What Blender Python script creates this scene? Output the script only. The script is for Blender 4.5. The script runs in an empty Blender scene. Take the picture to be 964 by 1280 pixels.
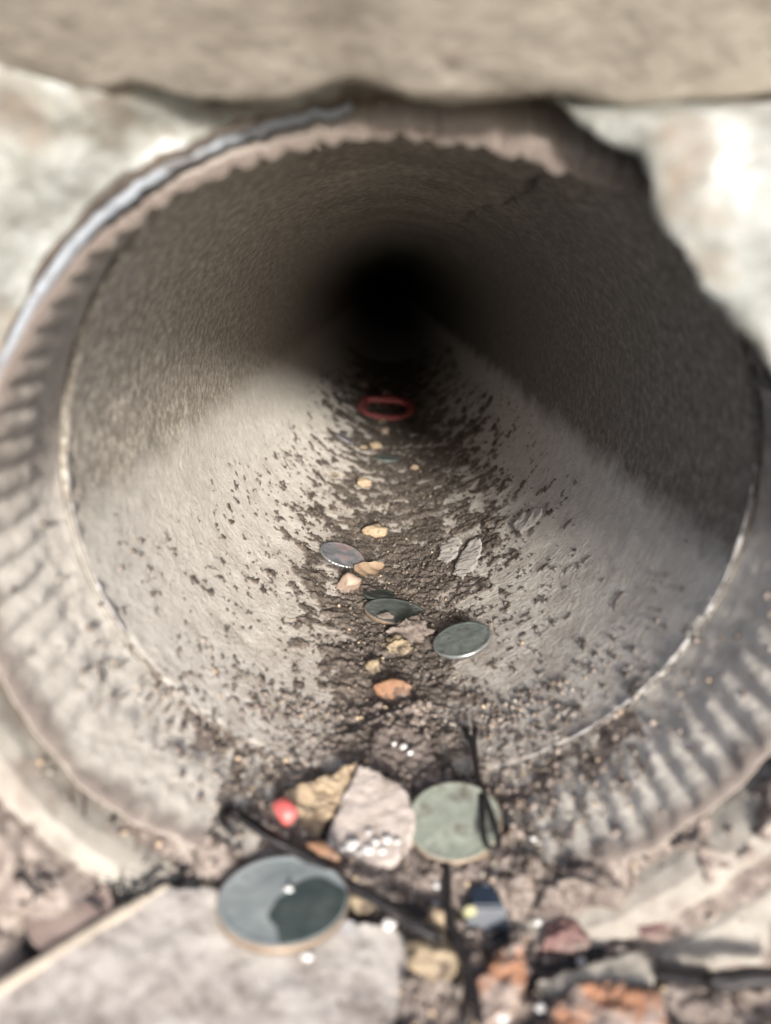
import bpy, bmesh, math, random
import numpy as np
from mathutils import Vector, Matrix, Euler

random.seed(7)
MM = 0.001
TILT = math.radians(20.0)          # the pipe dips into the ground; the low sun shines almost straight down it
SUN_LOCAL = math.radians(14.5)      # sun height above the pipe's own axis
SUN_AZ = math.radians(8.0)         # a little to the right of the axis

sc = bpy.context.scene
C = sc.collection

# ------------------------------------------------------------------ camera
F_PX, VPY = 960.0, 350.0
PITCH = math.atan((640 - VPY) / F_PX)
CAM = np.array([-5.0, -148.0, 39.0])          # mm, pipe frame (axis = +Y, mouth ring at y = 0)
TILT_M = Matrix.Rotation(-TILT, 4, 'X')       # pipe frame -> world
cd = bpy.data.cameras.new('camera')
cam = bpy.data.objects.new('camera', cd)
C.objects.link(cam)
cd.sensor_fit = 'VERTICAL'
cd.sensor_height = 36.0
cd.lens = 36.0 * F_PX / 1280.0
cd.clip_start = 0.002
cd.clip_end = 500.0
cam.matrix_world = TILT_M @ Matrix.Translation(Vector(CAM * MM)) @ Euler((math.pi / 2 - PITCH, 0, 0)).to_matrix().to_4x4()
cd.dof.use_dof = True
cd.dof.focus_distance = 0.275
cd.dof.aperture_fstop = cd.lens / 3.0
sc.camera = cam

# ------------------------------------------------------------------ sky and sun
SUN_EL = TILT + SUN_LOCAL
w = bpy.data.worlds.new('World')
sc.world = w
w.use_nodes = True
nt = w.node_tree
sky = nt.nodes.new('ShaderNodeTexSky')
sky.sky_type = 'NISHITA'
sky.sun_disc = False
sky.sun_elevation = SUN_EL
sky.sun_rotation = math.pi - SUN_AZ           # behind the camera, at -Y
sky.dust_density = 3.0
sky.air_density = 1.0
bg = nt.nodes['Background']
bg.inputs['Strength'].default_value = 0.14
nt.links.new(sky.outputs['Color'], bg.inputs['Color'])
sd = bpy.data.lights.new('sun', 'SUN')
sd.energy = 4.0
sd.angle = math.radians(9.0)
sd.color = (1.0, 0.95, 0.88)
sun = bpy.data.objects.new('sun', sd)
C.objects.link(sun)
sv = Vector((math.sin(SUN_AZ) * math.cos(SUN_EL), -math.cos(SUN_AZ) * math.cos(SUN_EL), math.sin(SUN_EL)))
sun.rotation_euler = sv.to_track_quat('Z', 'Y').to_euler()
sc.view_settings.view_transform = 'Standard'
sc.view_settings.look = 'None'
sc.view_settings.exposure = 0.76
sc.view_settings.gamma = 1.0
sc.cycles.max_bounces = 8
sc.cycles.diffuse_bounces = 5
sc.cycles.use_denoising = True

# ------------------------------------------------------------------ helpers
def ray(px, py):
    x = (px - 482) / F_PX
    u = (640 - py) / F_PX
    return np.array([x, math.cos(PITCH) + u * math.sin(PITCH), -math.sin(PITCH) + u * math.cos(PITCH)])

def on_pipe(px, py, R):
    d = ray(px, py)
    a = d[0] ** 2 + d[2] ** 2
    b = CAM[0] * d[0] + CAM[2] * d[2]
    c = CAM[0] ** 2 + CAM[2] ** 2 - R * R
    return CAM + d * (-b + math.sqrt(b * b - a * c)) / a

def on_z(px, py, z):
    d = ray(px, py)
    return CAM + d * (z - CAM[2]) / d[2]

def on_y(px, py, y):
    d = ray(px, py)
    return CAM + d * (y - CAM[1]) / d[1]

_rng = np.random.default_rng(11)
_perm = _rng.permutation(512)
_perm = np.concatenate([_perm, _perm, _perm])
_g = _rng.normal(size=(512, 3))
_g /= np.linalg.norm(_g, axis=1)[:, None]

def perlin(p):
    p = np.asarray(p, float)
    i = np.floor(p).astype(int)
    f = p - i
    u = f * f * f * (f * (f * 6 - 15) + 10)
    i &= 511
    out = 0
    for dx in (0, 1):
        wx = u[..., 0] if dx else 1 - u[..., 0]
        for dy in (0, 1):
            wy = u[..., 1] if dy else 1 - u[..., 1]
            for dz in (0, 1):
                wz = u[..., 2] if dz else 1 - u[..., 2]
                h = _perm[(_perm[(_perm[(i[..., 0] + dx) & 511] + i[..., 1] + dy) & 511] + i[..., 2] + dz) & 511]
                g = _g[h]
                out = out + wx * wy * wz * (g[..., 0] * (f[..., 0] - dx) + g[..., 1] * (f[..., 1] - dy) + g[..., 2] * (f[..., 2] - dz))
    return out * 1.5

def fbm(p, octaves=4, gain=0.5):
    p = np.asarray(p, float)
    s, a = 0, 1.0
    for k in range(octaves):
        s = s + a * perlin(p + 17.3 * k)
        p = p * 2.03
        a *= gain
    return s

def smooth(a, b, x):
    t = np.clip((np.asarray(x, float) - a) / (b - a), 0, 1)
    return t * t * (3 - 2 * t)

def link(name, me, mat=None, parent=None, loc=None, shade=True):
    o = bpy.data.objects.new(name, me)
    C.objects.link(o)
    if mat is not None and not me.materials:
        me.materials.append(mat)
    if parent is not None:
        o.parent = parent
    if loc is not None:
        o.location = Vector(loc) * MM
    if shade:
        me.polygons.foreach_set('use_smooth', [True] * len(me.polygons))
    return o

def mesh_np(name, V, F, mat, parent=None, loc=(0, 0, 0), shade=True, origin=None):
    """V in mm (pipe frame); stored relative to origin."""
    V = np.asarray(V, float)
    org = np.zeros(3) if origin is None else np.asarray(origin, float)
    me = bpy.data.meshes.new(name)
    V = (V - org) * MM
    F = np.asarray(F, np.int32)
    if F.ndim == 2:
        n, k = F.shape
        me.vertices.add(len(V))
        me.vertices.foreach_set('co', V.ravel())
        me.loops.add(n * k)
        me.loops.foreach_set('vertex_index', F.ravel())
        me.polygons.add(n)
        me.polygons.foreach_set('loop_start', np.arange(0, n * k, k, dtype=np.int32))
        me.update(calc_edges=True)
        me.validate()
    o = link(name, me, mat, parent, None, shade)
    if parent is None:
        o.location = Vector(org) * MM
    return o

def grid_faces(n, m, wrap=False):
    i = np.arange(n - 1)[:, None]
    j = np.arange(m if wrap else m - 1)[None, :]
    j2 = (j + 1) % m
    a = i * m + j
    b = i * m + j2
    c = (i + 1) * m + j2
    d = (i + 1) * m + j
    return np.stack([a + 0 * b, b + 0 * a, c, d], -1).reshape(-1, 4)

def bm_obj(name, bm, mat, parent=None, origin=None, shade=True):
    me = bpy.data.meshes.new(name)
    if origin is not None:
        bmesh.ops.translate(bm, verts=bm.verts, vec=-Vector(origin))
    bmesh.ops.scale(bm, vec=(MM, MM, MM), verts=bm.verts)
    bm.to_mesh(me)
    bm.free()
    o = link(name, me, mat, parent, None, shade)
    if parent is None and origin is not None:
        o.location = Vector(origin) * MM
    return o

def tag(o, label=None, cat=None, group=None, kind=None):
    if label: o['label'] = label
    if cat: o['category'] = cat
    if group: o['group'] = group
    if kind: o['kind'] = kind
    return o

def empty(name, loc, label, cat, group=None):
    o = bpy.data.objects.new(name, None)
    C.objects.link(o)
    o.empty_display_size = 0.01
    o.location = Vector(loc) * MM
    return tag(o, label, cat, group)

# ------------------------------------------------------------------ materials
def material(name, stops, scale=200.0, detail=8.0, rough=0.85, bump=0.0, bump_scale=1500.0, metallic=0.0,
             stain=None, stain_scale=60.0, stain_lo=0.5, stain_hi=0.62, spec=0.3, stain_detail=6.0, rough_var=0.0, dusty=0.0):
    """colour ramp over object-space noise (scales per metre), optional stain colour and fine relief"""
    m = bpy.data.materials.new(name)
    m.use_nodes = True
    t = m.node_tree
    N, L = t.nodes, t.links
    b = N['Principled BSDF']
    tc = N.new('ShaderNodeTexCoord')
    no = N.new('ShaderNodeTexNoise')
    no.inputs['Scale'].default_value = scale
    no.inputs['Detail'].default_value = detail
    no.inputs['Roughness'].default_value = 0.65
    L.new(tc.outputs['Object'], no.inputs['Vector'])
    cr = N.new('ShaderNodeValToRGB')
    e = cr.color_ramp.elements
    while len(e) > 1:
        e.remove(e[-1])
    e[0].position = stops[0][0]
    e[0].color = (*stops[0][1], 1)
    for p, c in stops[1:]:
        q = e.new(p)
        q.color = (*c, 1)
    L.new(no.outputs['Fac'], cr.inputs['Fac'])
    col = cr.outputs['Color']
    if stain:
        n2 = N.new('ShaderNodeTexNoise')
        n2.inputs['Scale'].default_value = stain_scale
        n2.inputs['Detail'].default_value = stain_detail
        n2.inputs['Roughness'].default_value = 0.6
        L.new(tc.outputs['Object'], n2.inputs['Vector'])
        mr = N.new('ShaderNodeMapRange')
        mr.inputs['From Min'].default_value = stain_lo
        mr.inputs['From Max'].default_value = stain_hi
        L.new(n2.outputs['Fac'], mr.inputs['Value'])
        mx = N.new('ShaderNodeMix')
        mx.data_type = 'RGBA'
        L.new(mr.outputs['Result'], mx.inputs['Factor'])
        L.new(col, mx.inputs['A'])
        mx.inputs['B'].default_value = (*stain, 1)
        col = mx.outputs['Result']
    L.new(col, b.inputs['Base Color'])
    b.inputs['Roughness'].default_value = rough
    if rough_var:
        rr = N.new('ShaderNodeMapRange')
        rr.inputs['To Min'].default_value = max(0.05, rough - rough_var)
        rr.inputs['To Max'].default_value = min(1, rough + rough_var)
        rr.inputs['From Min'].default_value = 0.35
        rr.inputs['From Max'].default_value = 0.65
        L.new(no.outputs['Fac'], rr.inputs['Value'])
        L.new(rr.outputs['Result'], b.inputs['Roughness'])
    b.inputs['Metallic'].default_value = metallic
    b.inputs['Specular IOR Level'].default_value = spec
    if dusty:                                   # a film of dry dust: rough diffuse with a soft sheen at glancing angles
        b.inputs['Diffuse Roughness'].default_value = 1.0
        b.inputs['Sheen Weight'].default_value = dusty
        b.inputs['Sheen Roughness'].default_value = 0.6
        b.inputs['Sheen Tint'].default_value = (0.82, 0.77, 0.70, 1)
    if bump:
        n3 = N.new('ShaderNodeTexNoise')
        n3.inputs['Scale'].default_value = bump_scale
        n3.inputs['Detail'].default_value = 5.0
        n3.inputs['Roughness'].default_value = 0.6
        L.new(tc.outputs['Object'], n3.inputs['Vector'])
        bp = N.new('ShaderNodeBump')
        bp.inputs['Strength'].default_value = 1.0
        bp.inputs['Distance'].default_value = bump * MM
        L.new(n3.outputs['Fac'], bp.inputs['Height'])
        L.new(bp.outputs['Normal'], b.inputs['Normal'])
    return m

M = {}
M['pipe'] = material('pipe_plastic', [(0.3, (0.10, 0.088, 0.075)), (0.48, (0.19, 0.17, 0.148)), (0.66, (0.36, 0.33, 0.29))],
                     scale=420, detail=6, rough=0.85, bump=0.9, bump_scale=650, spec=0.15, dusty=0.2)

def add_side_shade(m, k_left, k_right):
    """lighter left and darker right wall: shade painted into the colour, with a blotchy change between"""
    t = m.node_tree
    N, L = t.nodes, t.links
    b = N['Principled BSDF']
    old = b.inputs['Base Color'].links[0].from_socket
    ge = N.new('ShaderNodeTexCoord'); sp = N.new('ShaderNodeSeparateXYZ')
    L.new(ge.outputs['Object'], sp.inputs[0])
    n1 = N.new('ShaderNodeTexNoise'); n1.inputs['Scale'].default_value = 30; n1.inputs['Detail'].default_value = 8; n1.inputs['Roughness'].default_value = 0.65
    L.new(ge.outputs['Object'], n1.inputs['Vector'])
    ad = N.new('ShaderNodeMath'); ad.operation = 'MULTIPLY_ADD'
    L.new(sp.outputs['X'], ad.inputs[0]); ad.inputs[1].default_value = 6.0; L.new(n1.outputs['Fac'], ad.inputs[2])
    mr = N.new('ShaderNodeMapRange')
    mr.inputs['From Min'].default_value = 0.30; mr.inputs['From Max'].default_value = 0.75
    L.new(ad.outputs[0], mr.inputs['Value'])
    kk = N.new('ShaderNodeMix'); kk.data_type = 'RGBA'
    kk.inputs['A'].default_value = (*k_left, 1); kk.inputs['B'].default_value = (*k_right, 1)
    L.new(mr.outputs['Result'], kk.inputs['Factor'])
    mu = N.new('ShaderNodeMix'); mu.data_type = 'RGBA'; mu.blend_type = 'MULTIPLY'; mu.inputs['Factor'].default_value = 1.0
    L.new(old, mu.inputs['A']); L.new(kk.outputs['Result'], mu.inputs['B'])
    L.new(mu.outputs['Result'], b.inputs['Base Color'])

def add_silt_light(m, z_line, soft, lo, hi, patch=(0.20, 0.165, 0.14)):
    """dried pale silt below a wavering line, with the lit lower half painted in"""
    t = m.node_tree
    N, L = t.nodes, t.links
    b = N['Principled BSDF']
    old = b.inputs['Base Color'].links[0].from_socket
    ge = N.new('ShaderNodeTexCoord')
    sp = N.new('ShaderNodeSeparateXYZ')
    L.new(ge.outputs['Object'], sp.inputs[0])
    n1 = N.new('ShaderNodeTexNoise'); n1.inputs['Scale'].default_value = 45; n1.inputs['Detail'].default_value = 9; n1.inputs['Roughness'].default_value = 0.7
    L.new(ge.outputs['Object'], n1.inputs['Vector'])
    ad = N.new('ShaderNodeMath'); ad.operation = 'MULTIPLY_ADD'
    sl_ = N.new('ShaderNodeMath'); sl_.operation = 'MULTIPLY_ADD'          # line set lower at right to paint in the shade there
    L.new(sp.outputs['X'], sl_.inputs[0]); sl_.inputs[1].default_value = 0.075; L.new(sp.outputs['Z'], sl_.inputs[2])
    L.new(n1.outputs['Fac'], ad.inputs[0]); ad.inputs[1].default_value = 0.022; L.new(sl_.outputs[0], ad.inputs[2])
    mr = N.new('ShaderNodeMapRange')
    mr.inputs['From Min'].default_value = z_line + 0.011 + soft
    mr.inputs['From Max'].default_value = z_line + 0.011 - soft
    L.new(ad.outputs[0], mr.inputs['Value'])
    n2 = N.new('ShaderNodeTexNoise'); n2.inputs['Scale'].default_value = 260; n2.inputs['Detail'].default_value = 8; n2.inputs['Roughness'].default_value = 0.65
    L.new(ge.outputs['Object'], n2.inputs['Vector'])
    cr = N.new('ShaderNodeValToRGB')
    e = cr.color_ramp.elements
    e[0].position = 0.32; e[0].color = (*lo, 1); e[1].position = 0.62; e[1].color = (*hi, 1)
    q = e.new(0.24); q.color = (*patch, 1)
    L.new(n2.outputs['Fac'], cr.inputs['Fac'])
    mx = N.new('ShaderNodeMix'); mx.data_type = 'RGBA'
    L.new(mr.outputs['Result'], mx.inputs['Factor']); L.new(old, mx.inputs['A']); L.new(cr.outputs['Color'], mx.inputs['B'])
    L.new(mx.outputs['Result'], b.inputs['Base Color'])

def add_film(m):
    """thin brown film of dirt along the lowest part of the barrel, in soft blotches"""
    t = m.node_tree
    N, L = t.nodes, t.links
    b = N['Principled BSDF']
    old = b.inputs['Base Color'].links[0].from_socket
    ge = N.new('ShaderNodeTexCoord'); sp = N.new('ShaderNodeSeparateXYZ')
    L.new(ge.outputs['Object'], sp.inputs[0])
    n1 = N.new('ShaderNodeTexNoise'); n1.inputs['Scale'].default_value = 95; n1.inputs['Detail'].default_value = 10; n1.inputs['Roughness'].default_value = 0.72
    L.new(ge.outputs['Object'], n1.inputs['Vector'])
    ad = N.new('ShaderNodeMath'); ad.operation = 'MULTIPLY_ADD'       # noise minus height above the invert
    L.new(sp.outputs['Z'], ad.inputs[0]); ad.inputs[1].default_value = -5.5; L.new(n1.outputs['Fac'], ad.inputs[2])
    mr = N.new('ShaderNodeMapRange')
    mr.inputs['From Min'].default_value = 0.36; mr.inputs['From Max'].default_value = 0.58
    mr.inputs['To Max'].default_value = 0.85
    L.new(ad.outputs[0], mr.inputs['Value'])
    mx = N.new('ShaderNodeMix'); mx.data_type = 'RGBA'
    L.new(mr.outputs['Result'], mx.inputs['Factor']); L.new(old, mx.inputs['A']); mx.inputs['B'].default_value = (0.27, 0.235, 0.205, 1)
    L.new(mx.outputs['Result'], b.inputs['Base Color'])

add_side_shade(M['pipe'], (1.45, 1.45, 1.42), (0.58, 0.57, 0.56))  # light of the left wall and shade of the right painted into the colour
add_silt_light(M['pipe'], 0.068 - 0.012, 0.0045, (0.385, 0.362, 0.328), (0.525, 0.498, 0.455))  # lit lower and shaded upper wall painted in along with the silt
add_film(M['pipe'])
M['socket'] = material('socket_plastic', [(0.3, (0.12, 0.102, 0.088)), (0.5, (0.21, 0.184, 0.162)), (0.7, (0.32, 0.287, 0.256))],
                       scale=220, rough=0.9, bump=0.5, bump_scale=500, spec=0.1, dusty=0.4, stain=(0.16, 0.12, 0.105), stain_scale=110, stain_lo=0.55, stain_hi=0.75)
add_silt_light(M['socket'], 0.068 - 0.004, 0.006, (0.34, 0.315, 0.28), (0.515, 0.485, 0.44), patch=(0.15, 0.12, 0.10))  # same silt with painted light on the socket
M['seam'] = material('seam_caulk', [(0.35, (0.20, 0.18, 0.165)), (0.6, (0.40, 0.395, 0.39))], scale=300, rough=0.5)
M['collar'] = material('collar_plastic', [(0.3, (0.20, 0.22, 0.25)), (0.7, (0.34, 0.37, 0.41))], scale=90, rough=0.5, bump=0.1, stain=(0.12, 0.10, 0.09), stain_scale=80)
M['mortar'] = material('white_mortar', [(0.3, (0.12, 0.115, 0.10)), (0.46, (0.22, 0.225, 0.205)), (0.6, (0.33, 0.34, 0.325)), (0.72, (0.56, 0.575, 0.565))],
                       scale=75, rough=0.7, bump=0.8, bump_scale=220, stain=(0.20, 0.165, 0.13), stain_scale=65, stain_lo=0.52, stain_hi=0.70)
M['ledge'] = material('brown_concrete', [(0.3, (0.22, 0.188, 0.155)), (0.5, (0.37, 0.335, 0.285)), (0.7, (0.45, 0.41, 0.35))],
                      scale=60, rough=0.9, bump=0.8, bump_scale=200, stain=(0.19, 0.15, 0.125), stain_scale=55, stain_lo=0.56, stain_hi=0.75)
M['concrete'] = material('pale_concrete', [(0.3, (0.20, 0.18, 0.155)), (0.5, (0.34, 0.315, 0.275)), (0.7, (0.42, 0.395, 0.345))],
                         scale=90, rough=0.9, bump=0.3, bump_scale=500, stain=(0.2, 0.16, 0.135), stain_scale=70, stain_lo=0.55, stain_hi=0.72)
M['dark_ground'] = material('dark_ground', [(0.3, (0.03, 0.03, 0.03)), (0.7, (0.07, 0.068, 0.065))], scale=300, rough=0.9, bump=1.0, bump_scale=300)  # unseen ground made dark to cut light bounced into the pipe
M['dirt'] = material('dark_dirt', [(0.3, (0.065, 0.053, 0.045)), (0.48, (0.155, 0.13, 0.112)), (0.6, (0.23, 0.20, 0.175)), (0.75, (0.36, 0.31, 0.27))],
                     scale=900, rough=0.95, bump=0.25, bump_scale=2500, spec=0.1, stain=(0.24, 0.20, 0.165), stain_scale=75, stain_lo=0.52, stain_hi=0.68)
M['dirt2'] = material('brown_dirt', [(0.3, (0.09, 0.07, 0.062)), (0.48, (0.24, 0.20, 0.175)), (0.6, (0.35, 0.30, 0.265)), (0.75, (0.52, 0.46, 0.40))],
                      scale=420, rough=0.95, bump=0.3, bump_scale=1500, spec=0.1, stain=(0.12, 0.095, 0.088), stain_scale=110, stain_lo=0.5, stain_hi=0.7)

def thin_shows_silt(m, silt):
    """where the dirt is only a skin the silt beneath it shows through (by the skin's own thickness)"""
    t = m.node_tree
    N, L = t.nodes, t.links
    b = N['Principled BSDF']
    old = b.inputs['Base Color'].links[0].from_socket
    a = N.new('ShaderNodeAttribute'); a.attribute_name = 'thickness'
    mr = N.new('ShaderNodeMapRange')
    mr.inputs['From Min'].default_value = 0.0; mr.inputs['From Max'].default_value = 0.42
    L.new(a.outputs['Fac'], mr.inputs['Value'])
    mx = N.new('ShaderNodeMix'); mx.data_type = 'RGBA'
    L.new(mr.outputs['Result'], mx.inputs['Factor']); L.new(old, mx.inputs['B']); mx.inputs['A'].default_value = (*silt, 1)
    L.new(mx.outputs['Result'], b.inputs['Base Color'])

def dirty_rim(m):
    """dirt packed along the broken edge of the lip, in patches"""
    t = m.node_tree
    N, L = t.nodes, t.links
    b = N['Principled BSDF']
    old = b.inputs['Base Color'].links[0].from_socket
    a = N.new('ShaderNodeAttribute'); a.attribute_name = 'rim'
    ge = N.new('ShaderNodeTexCoord')
    n1 = N.new('ShaderNodeTexNoise'); n1.inputs['Scale'].default_value = 130; n1.inputs['Detail'].default_value = 8; n1.inputs['Roughness'].default_value = 0.65
    L.new(ge.outputs['Object'], n1.inputs['Vector'])
    ad = N.new('ShaderNodeMath'); ad.operation = 'MULTIPLY_ADD'
    L.new(n1.outputs['Fac'], ad.inputs[0]); ad.inputs[1].default_value = 0.55; L.new(a.outputs['Fac'], ad.inputs[2])
    mr = N.new('ShaderNodeMapRange')
    mr.inputs['From Min'].default_value = 1.12; mr.inputs['From Max'].default_value = 1.24; mr.inputs['To Max'].default_value = 0.92
    L.new(ad.outputs[0], mr.inputs['Value'])
    mx = N.new('ShaderNodeMix'); mx.data_type = 'RGBA'
    L.new(mr.outputs['Result'], mx.inputs['Factor']); L.new(old, mx.inputs['A']); mx.inputs['B'].default_value = (0.15, 0.122, 0.108, 1)
    L.new(mx.outputs['Result'], b.inputs['Base Color'])

dirty_rim(M['socket'])
M['dirt_skin'] = M['dirt'].copy()
thin_shows_silt(M['dirt_skin'], (0.40, 0.36, 0.325))

# ------------------------------------------------------------------ the pipe
R0 = 68.0
pipe = empty('drain_pipe', (0, 0, -R0), 'grey plastic drain pipe seen from its open mouth, lined with dark dirt', 'pipe')
PO = np.array([0, 0, -R0])

def y_steps(y0, y1, d0, d1):
    ys = [y0]
    while ys[-1] < y1:
        ys.append(ys[-1] + d0 + (d1 - d0) * min(1, (ys[-1] - y0) / (y1 - y0)))
    return np.array(ys)

# smooth inner pipe: inner face, mouth edge and outer face, closed at the far end by the bend it runs into
th = np.radians(np.arange(0, 360, 0.75))
ys = y_steps(0.0, 6000.0, 1.5, 40.0)
TH, YS = np.meshgrid(th, ys)
deg = np.degrees(TH)
crack = 63 + 5 * smooth(0, 220, YS) + 1.2 * np.sin(YS / 17) + 0.6 * np.sin(YS / 5.3)
dcr = deg - crack
fade = 1 - smooth(120, 300, YS)
Rr = R0 + 0.35 * fbm(np.stack([np.cos(TH) * 3, YS / 30, np.sin(TH) * 3], -1), 3)
Rr = Rr - fade * 2.2 * np.where((dcr > 0) & (dcr < 26), (1 - dcr / 26), 0) + fade * 2.5 * np.exp(-(dcr / 0.9) ** 2)
inner = np.stack([Rr * np.cos(TH), YS, Rr * np.sin(TH)], -1)
outer = np.stack([(R0 + 1.4) * np.cos(TH), YS, (R0 + 1.4) * np.sin(TH)], -1)
allv = np.concatenate([outer[::-1], inner], 0)
n, m = allv.shape[:2]
V = allv.reshape(-1, 3)
F = grid_faces(n, m, wrap=True)
mesh_np('pipe_wall', V, F[:, ::-1], M['pipe'], pipe, origin=PO)
bm = bmesh.new()
bmesh.ops.create_circle(bm, cap_ends=True, radius=R0 + 3, segments=64, matrix=Matrix.Translation((0, 5998, 0)) @ Matrix.Rotation(math.pi / 2, 4, 'X'))
bm_obj('pipe_end', bm, M['pipe'], pipe, origin=PO)

# ribbed socket in front of the ring: lip traced as a skew, partly squashed and broken edge
LIP = [  # theta deg, lip y, lip radius
    (-180, -29, 72.5), (-165, -34, 72.5), (-150, -36, 71.5), (-137, -36, 71), (-119, -30, 72), (-92, -28, 72.5), (-71, -30, 72.5),
    (-55, -34, 72), (-42, -34, 72), (-31, -34, 72), (-15, -32, 73), (0, -25, 74), (12, -12, 73.5), (17, -1, 70.8), (26, -0.6, 70.6), (44, -0.6, 70.6), (49, -1, 70.6), (50.5, -9, 69.5)]
for px, py, y in [(780, 236, -16), (700, 205, -16), (600, 178, -16), (480, 160, -16), (330, 187, -17), (200, 242, -19), (100, 320, -22), (40, 400, -25)]:
    P = on_y(px, py, y)
    LIP.append((math.degrees(math.atan2(P[2], P[0])), y, math.hypot(P[0], P[2])))
LIP.append((180, -29, 72.5))
LIP.sort()
la = np.array(LIP)
th = np.radians(np.arange(-180, 180, 0.4))
td = np.degrees(th)
ly = np.interp(td, la[:, 0], la[:, 1])
lr = np.interp(td, la[:, 0], la[:, 2])
topk = smooth(40, 60, td) * (1 - smooth(125, 150, td))
ly = ly + topk * 1.6 * fbm(np.stack([np.cos(th) * 26, np.sin(th) * 26, 0 * th + 5], -1), 3, 0.6)
lr = lr + topk * 0.7 * fbm(np.stack([np.cos(th) * 22, np.sin(th) * 22, 0 * th + 9], -1), 3, 0.6)
ly = ly + 0.9 * fbm(np.stack([np.cos(th) * 9, np.sin(th) * 9, 0 * th], -1), 3)
S = np.linspace(0, 1, 46)
TT, SS = np.meshgrid(th, S)
yy = np.interp(np.degrees(TT), td, ly) * SS
rr_l = np.interp(np.degrees(TT), td, lr)
base = (R0 + 1.6) + (rr_l - 1.0 - R0 - 1.6) * SS ** 0.9
nrib = 84
ribn = fbm(np.stack([np.cos(TT) * 6 + 4, np.sin(TT) * 6, SS * 1.5], -1), 3)
ribw = (np.cos(TT * nrib + 0.8 * np.sin(TT * 7) + 0.12 * ribn) * 0.5 + 0.5) ** 0.8
flapk = smooth(42, 50, np.degrees(TT)) * (1 - smooth(74, 92, np.degrees(TT)))
amp = (1 - 0.9 * flapk) * 1.5 * smooth(0.26, 0.55, SS) * (1 - 0.35 * smooth(0.92, 1, SS)) * (0.72 + 0.28 * smooth(-0.3, 0.3, fbm(np.stack([np.cos(TT) * 4, np.sin(TT) * 4, SS * 1.0], -1), 2)))
rib_in = base - amp * ribw + 0.28 * fbm(np.stack([np.cos(TT) * 14, np.sin(TT) * 14, yy / 6], -1), 3)
inn = np.stack([rib_in * np.cos(TT), yy, rib_in * np.sin(TT)], -1)
outr = base + 1.3 + 1.6 * flapk
out = np.stack([outr * np.cos(TT), yy - 0.0, outr * np.sin(TT)], -1)
edge = 0.5 * (inn[-1] + out[-1]) + np.array([0, -0.15, 0])
allv = np.concatenate([inn, edge[None], out[::-1]], 0)
n, m = allv.shape[:2]
sock = mesh_np('ribbed_socket', allv.reshape(-1, 3), grid_faces(n, m, wrap=True), M['socket'], pipe, origin=PO)
rim = np.zeros(allv.shape[:2]); rim[:46] = S[:, None]; rim[46:] = 1.0
at_ = sock.data.attributes.new('rim', 'FLOAT', 'POINT')
at_.data.foreach_set('value', rim.ravel().astype(np.float32))

# pale bead of caulk along the joint ring
th = np.radians(np.arange(-186, 4, 0.4))
sec = np.radians(np.arange(0, 360, 45))
TT, PP = np.meshgrid(th, sec, indexing='ij')
nz = fbm(np.stack([np.cos(TT) * 20, np.sin(TT) * 20, 0 * TT], -1), 3)
tq = np.degrees(TT)
br = np.clip(0.22 + 0.7 * nz, 0.05, 0.6) * (0.25 + 0.75 * np.maximum(1 - smooth(-158, -140, tq), smooth(-62, -45, tq)))
RR = R0 - 0.1 + br * np.cos(PP)
seam = np.stack([RR * np.cos(TT), -0.4 + br * np.sin(PP), RR * np.sin(TT)], -1)
mesh_np('joint_seam', seam.reshape(-1, 3), grid_faces(*seam.shape[:2], wrap=True), M['seam'], pipe, origin=PO)

# ------------------------------------------------------------------ dirt caked along the invert of the pipe (relief, not paint)
th = np.radians(np.arange(-178, -2, 0.36))
ys = y_steps(-1.0, 900.0, 0.42, 3.2)
TT, YY = np.meshgrid(th, ys)
q = np.stack([R0 * np.cos(TT), YY, R0 * np.sin(TT)], -1)
off = (np.degrees(TT) + 92 + 5 * np.sin(YY / 60.) - 6 * smooth(60, 120, YY)) / 90.0          # 0 on the invert, 1 on the springing line
wide = 0.16 + 0.30 * smooth(25, 130, YY) + 0.30 * smooth(130, 380, YY)
cover = (1.0 + 0.2 * (1 - smooth(90, 160, YY))) * np.exp(-(off / wide) ** 2) - 0.40 * np.abs(off) - 0.36 - 0.10 * smooth(90, 220, YY)
lump = fbm(q / np.array([9.0, 12.0, 9.0]), 5, 0.62)
fine = fbm(q / 1.9 + 40, 3, 0.6)
fleck = fbm(q / np.array([3.4, 4.6, 3.4]) + 90, 4, 0.6)
edge_off = 1 - smooth(0.62, 0.9, np.abs(off))
h1 = (cover + 0.75 * lump) - 2 * (1 - edge_off)
crust = smooth(-0.06, 0.24, h1) * (0.35 + 0.55 * np.clip(h1, 0, 1.2)) * 1.7 + smooth(0.0, 0.2, h1) * (0.38 * fine + 0.5 * fbm(q / 5.0 + 11, 3, 0.6) + 0.55 * fbm(q / np.array([16.0, 5.0, 16.0]) + 55, 3, 0.55))
lim = 0.17 + 0.36 * np.abs(off) - 0.12 * smooth(30, 200, YY)
fl = smooth(lim, lim + 0.42, fleck + 0.35 * lump) * 0.85 * edge_off
h = -0.45 + np.maximum(crust, fl) + 0.10 * fine
Rd = R0 - h
V = np.stack([Rd * np.cos(TT), YY, Rd * np.sin(TT)], -1)
ys_dirt = ys
dirt = mesh_np('pipe_dirt', V.reshape(-1, 3), grid_faces(*TT.shape), M['dirt_skin'], None, origin=PO)
at_ = dirt.data.attributes.new('thickness', 'FLOAT', 'POINT')
at_.data.foreach_set('value', h.ravel().astype(np.float32))
tag(dirt, kind='stuff')

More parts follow.
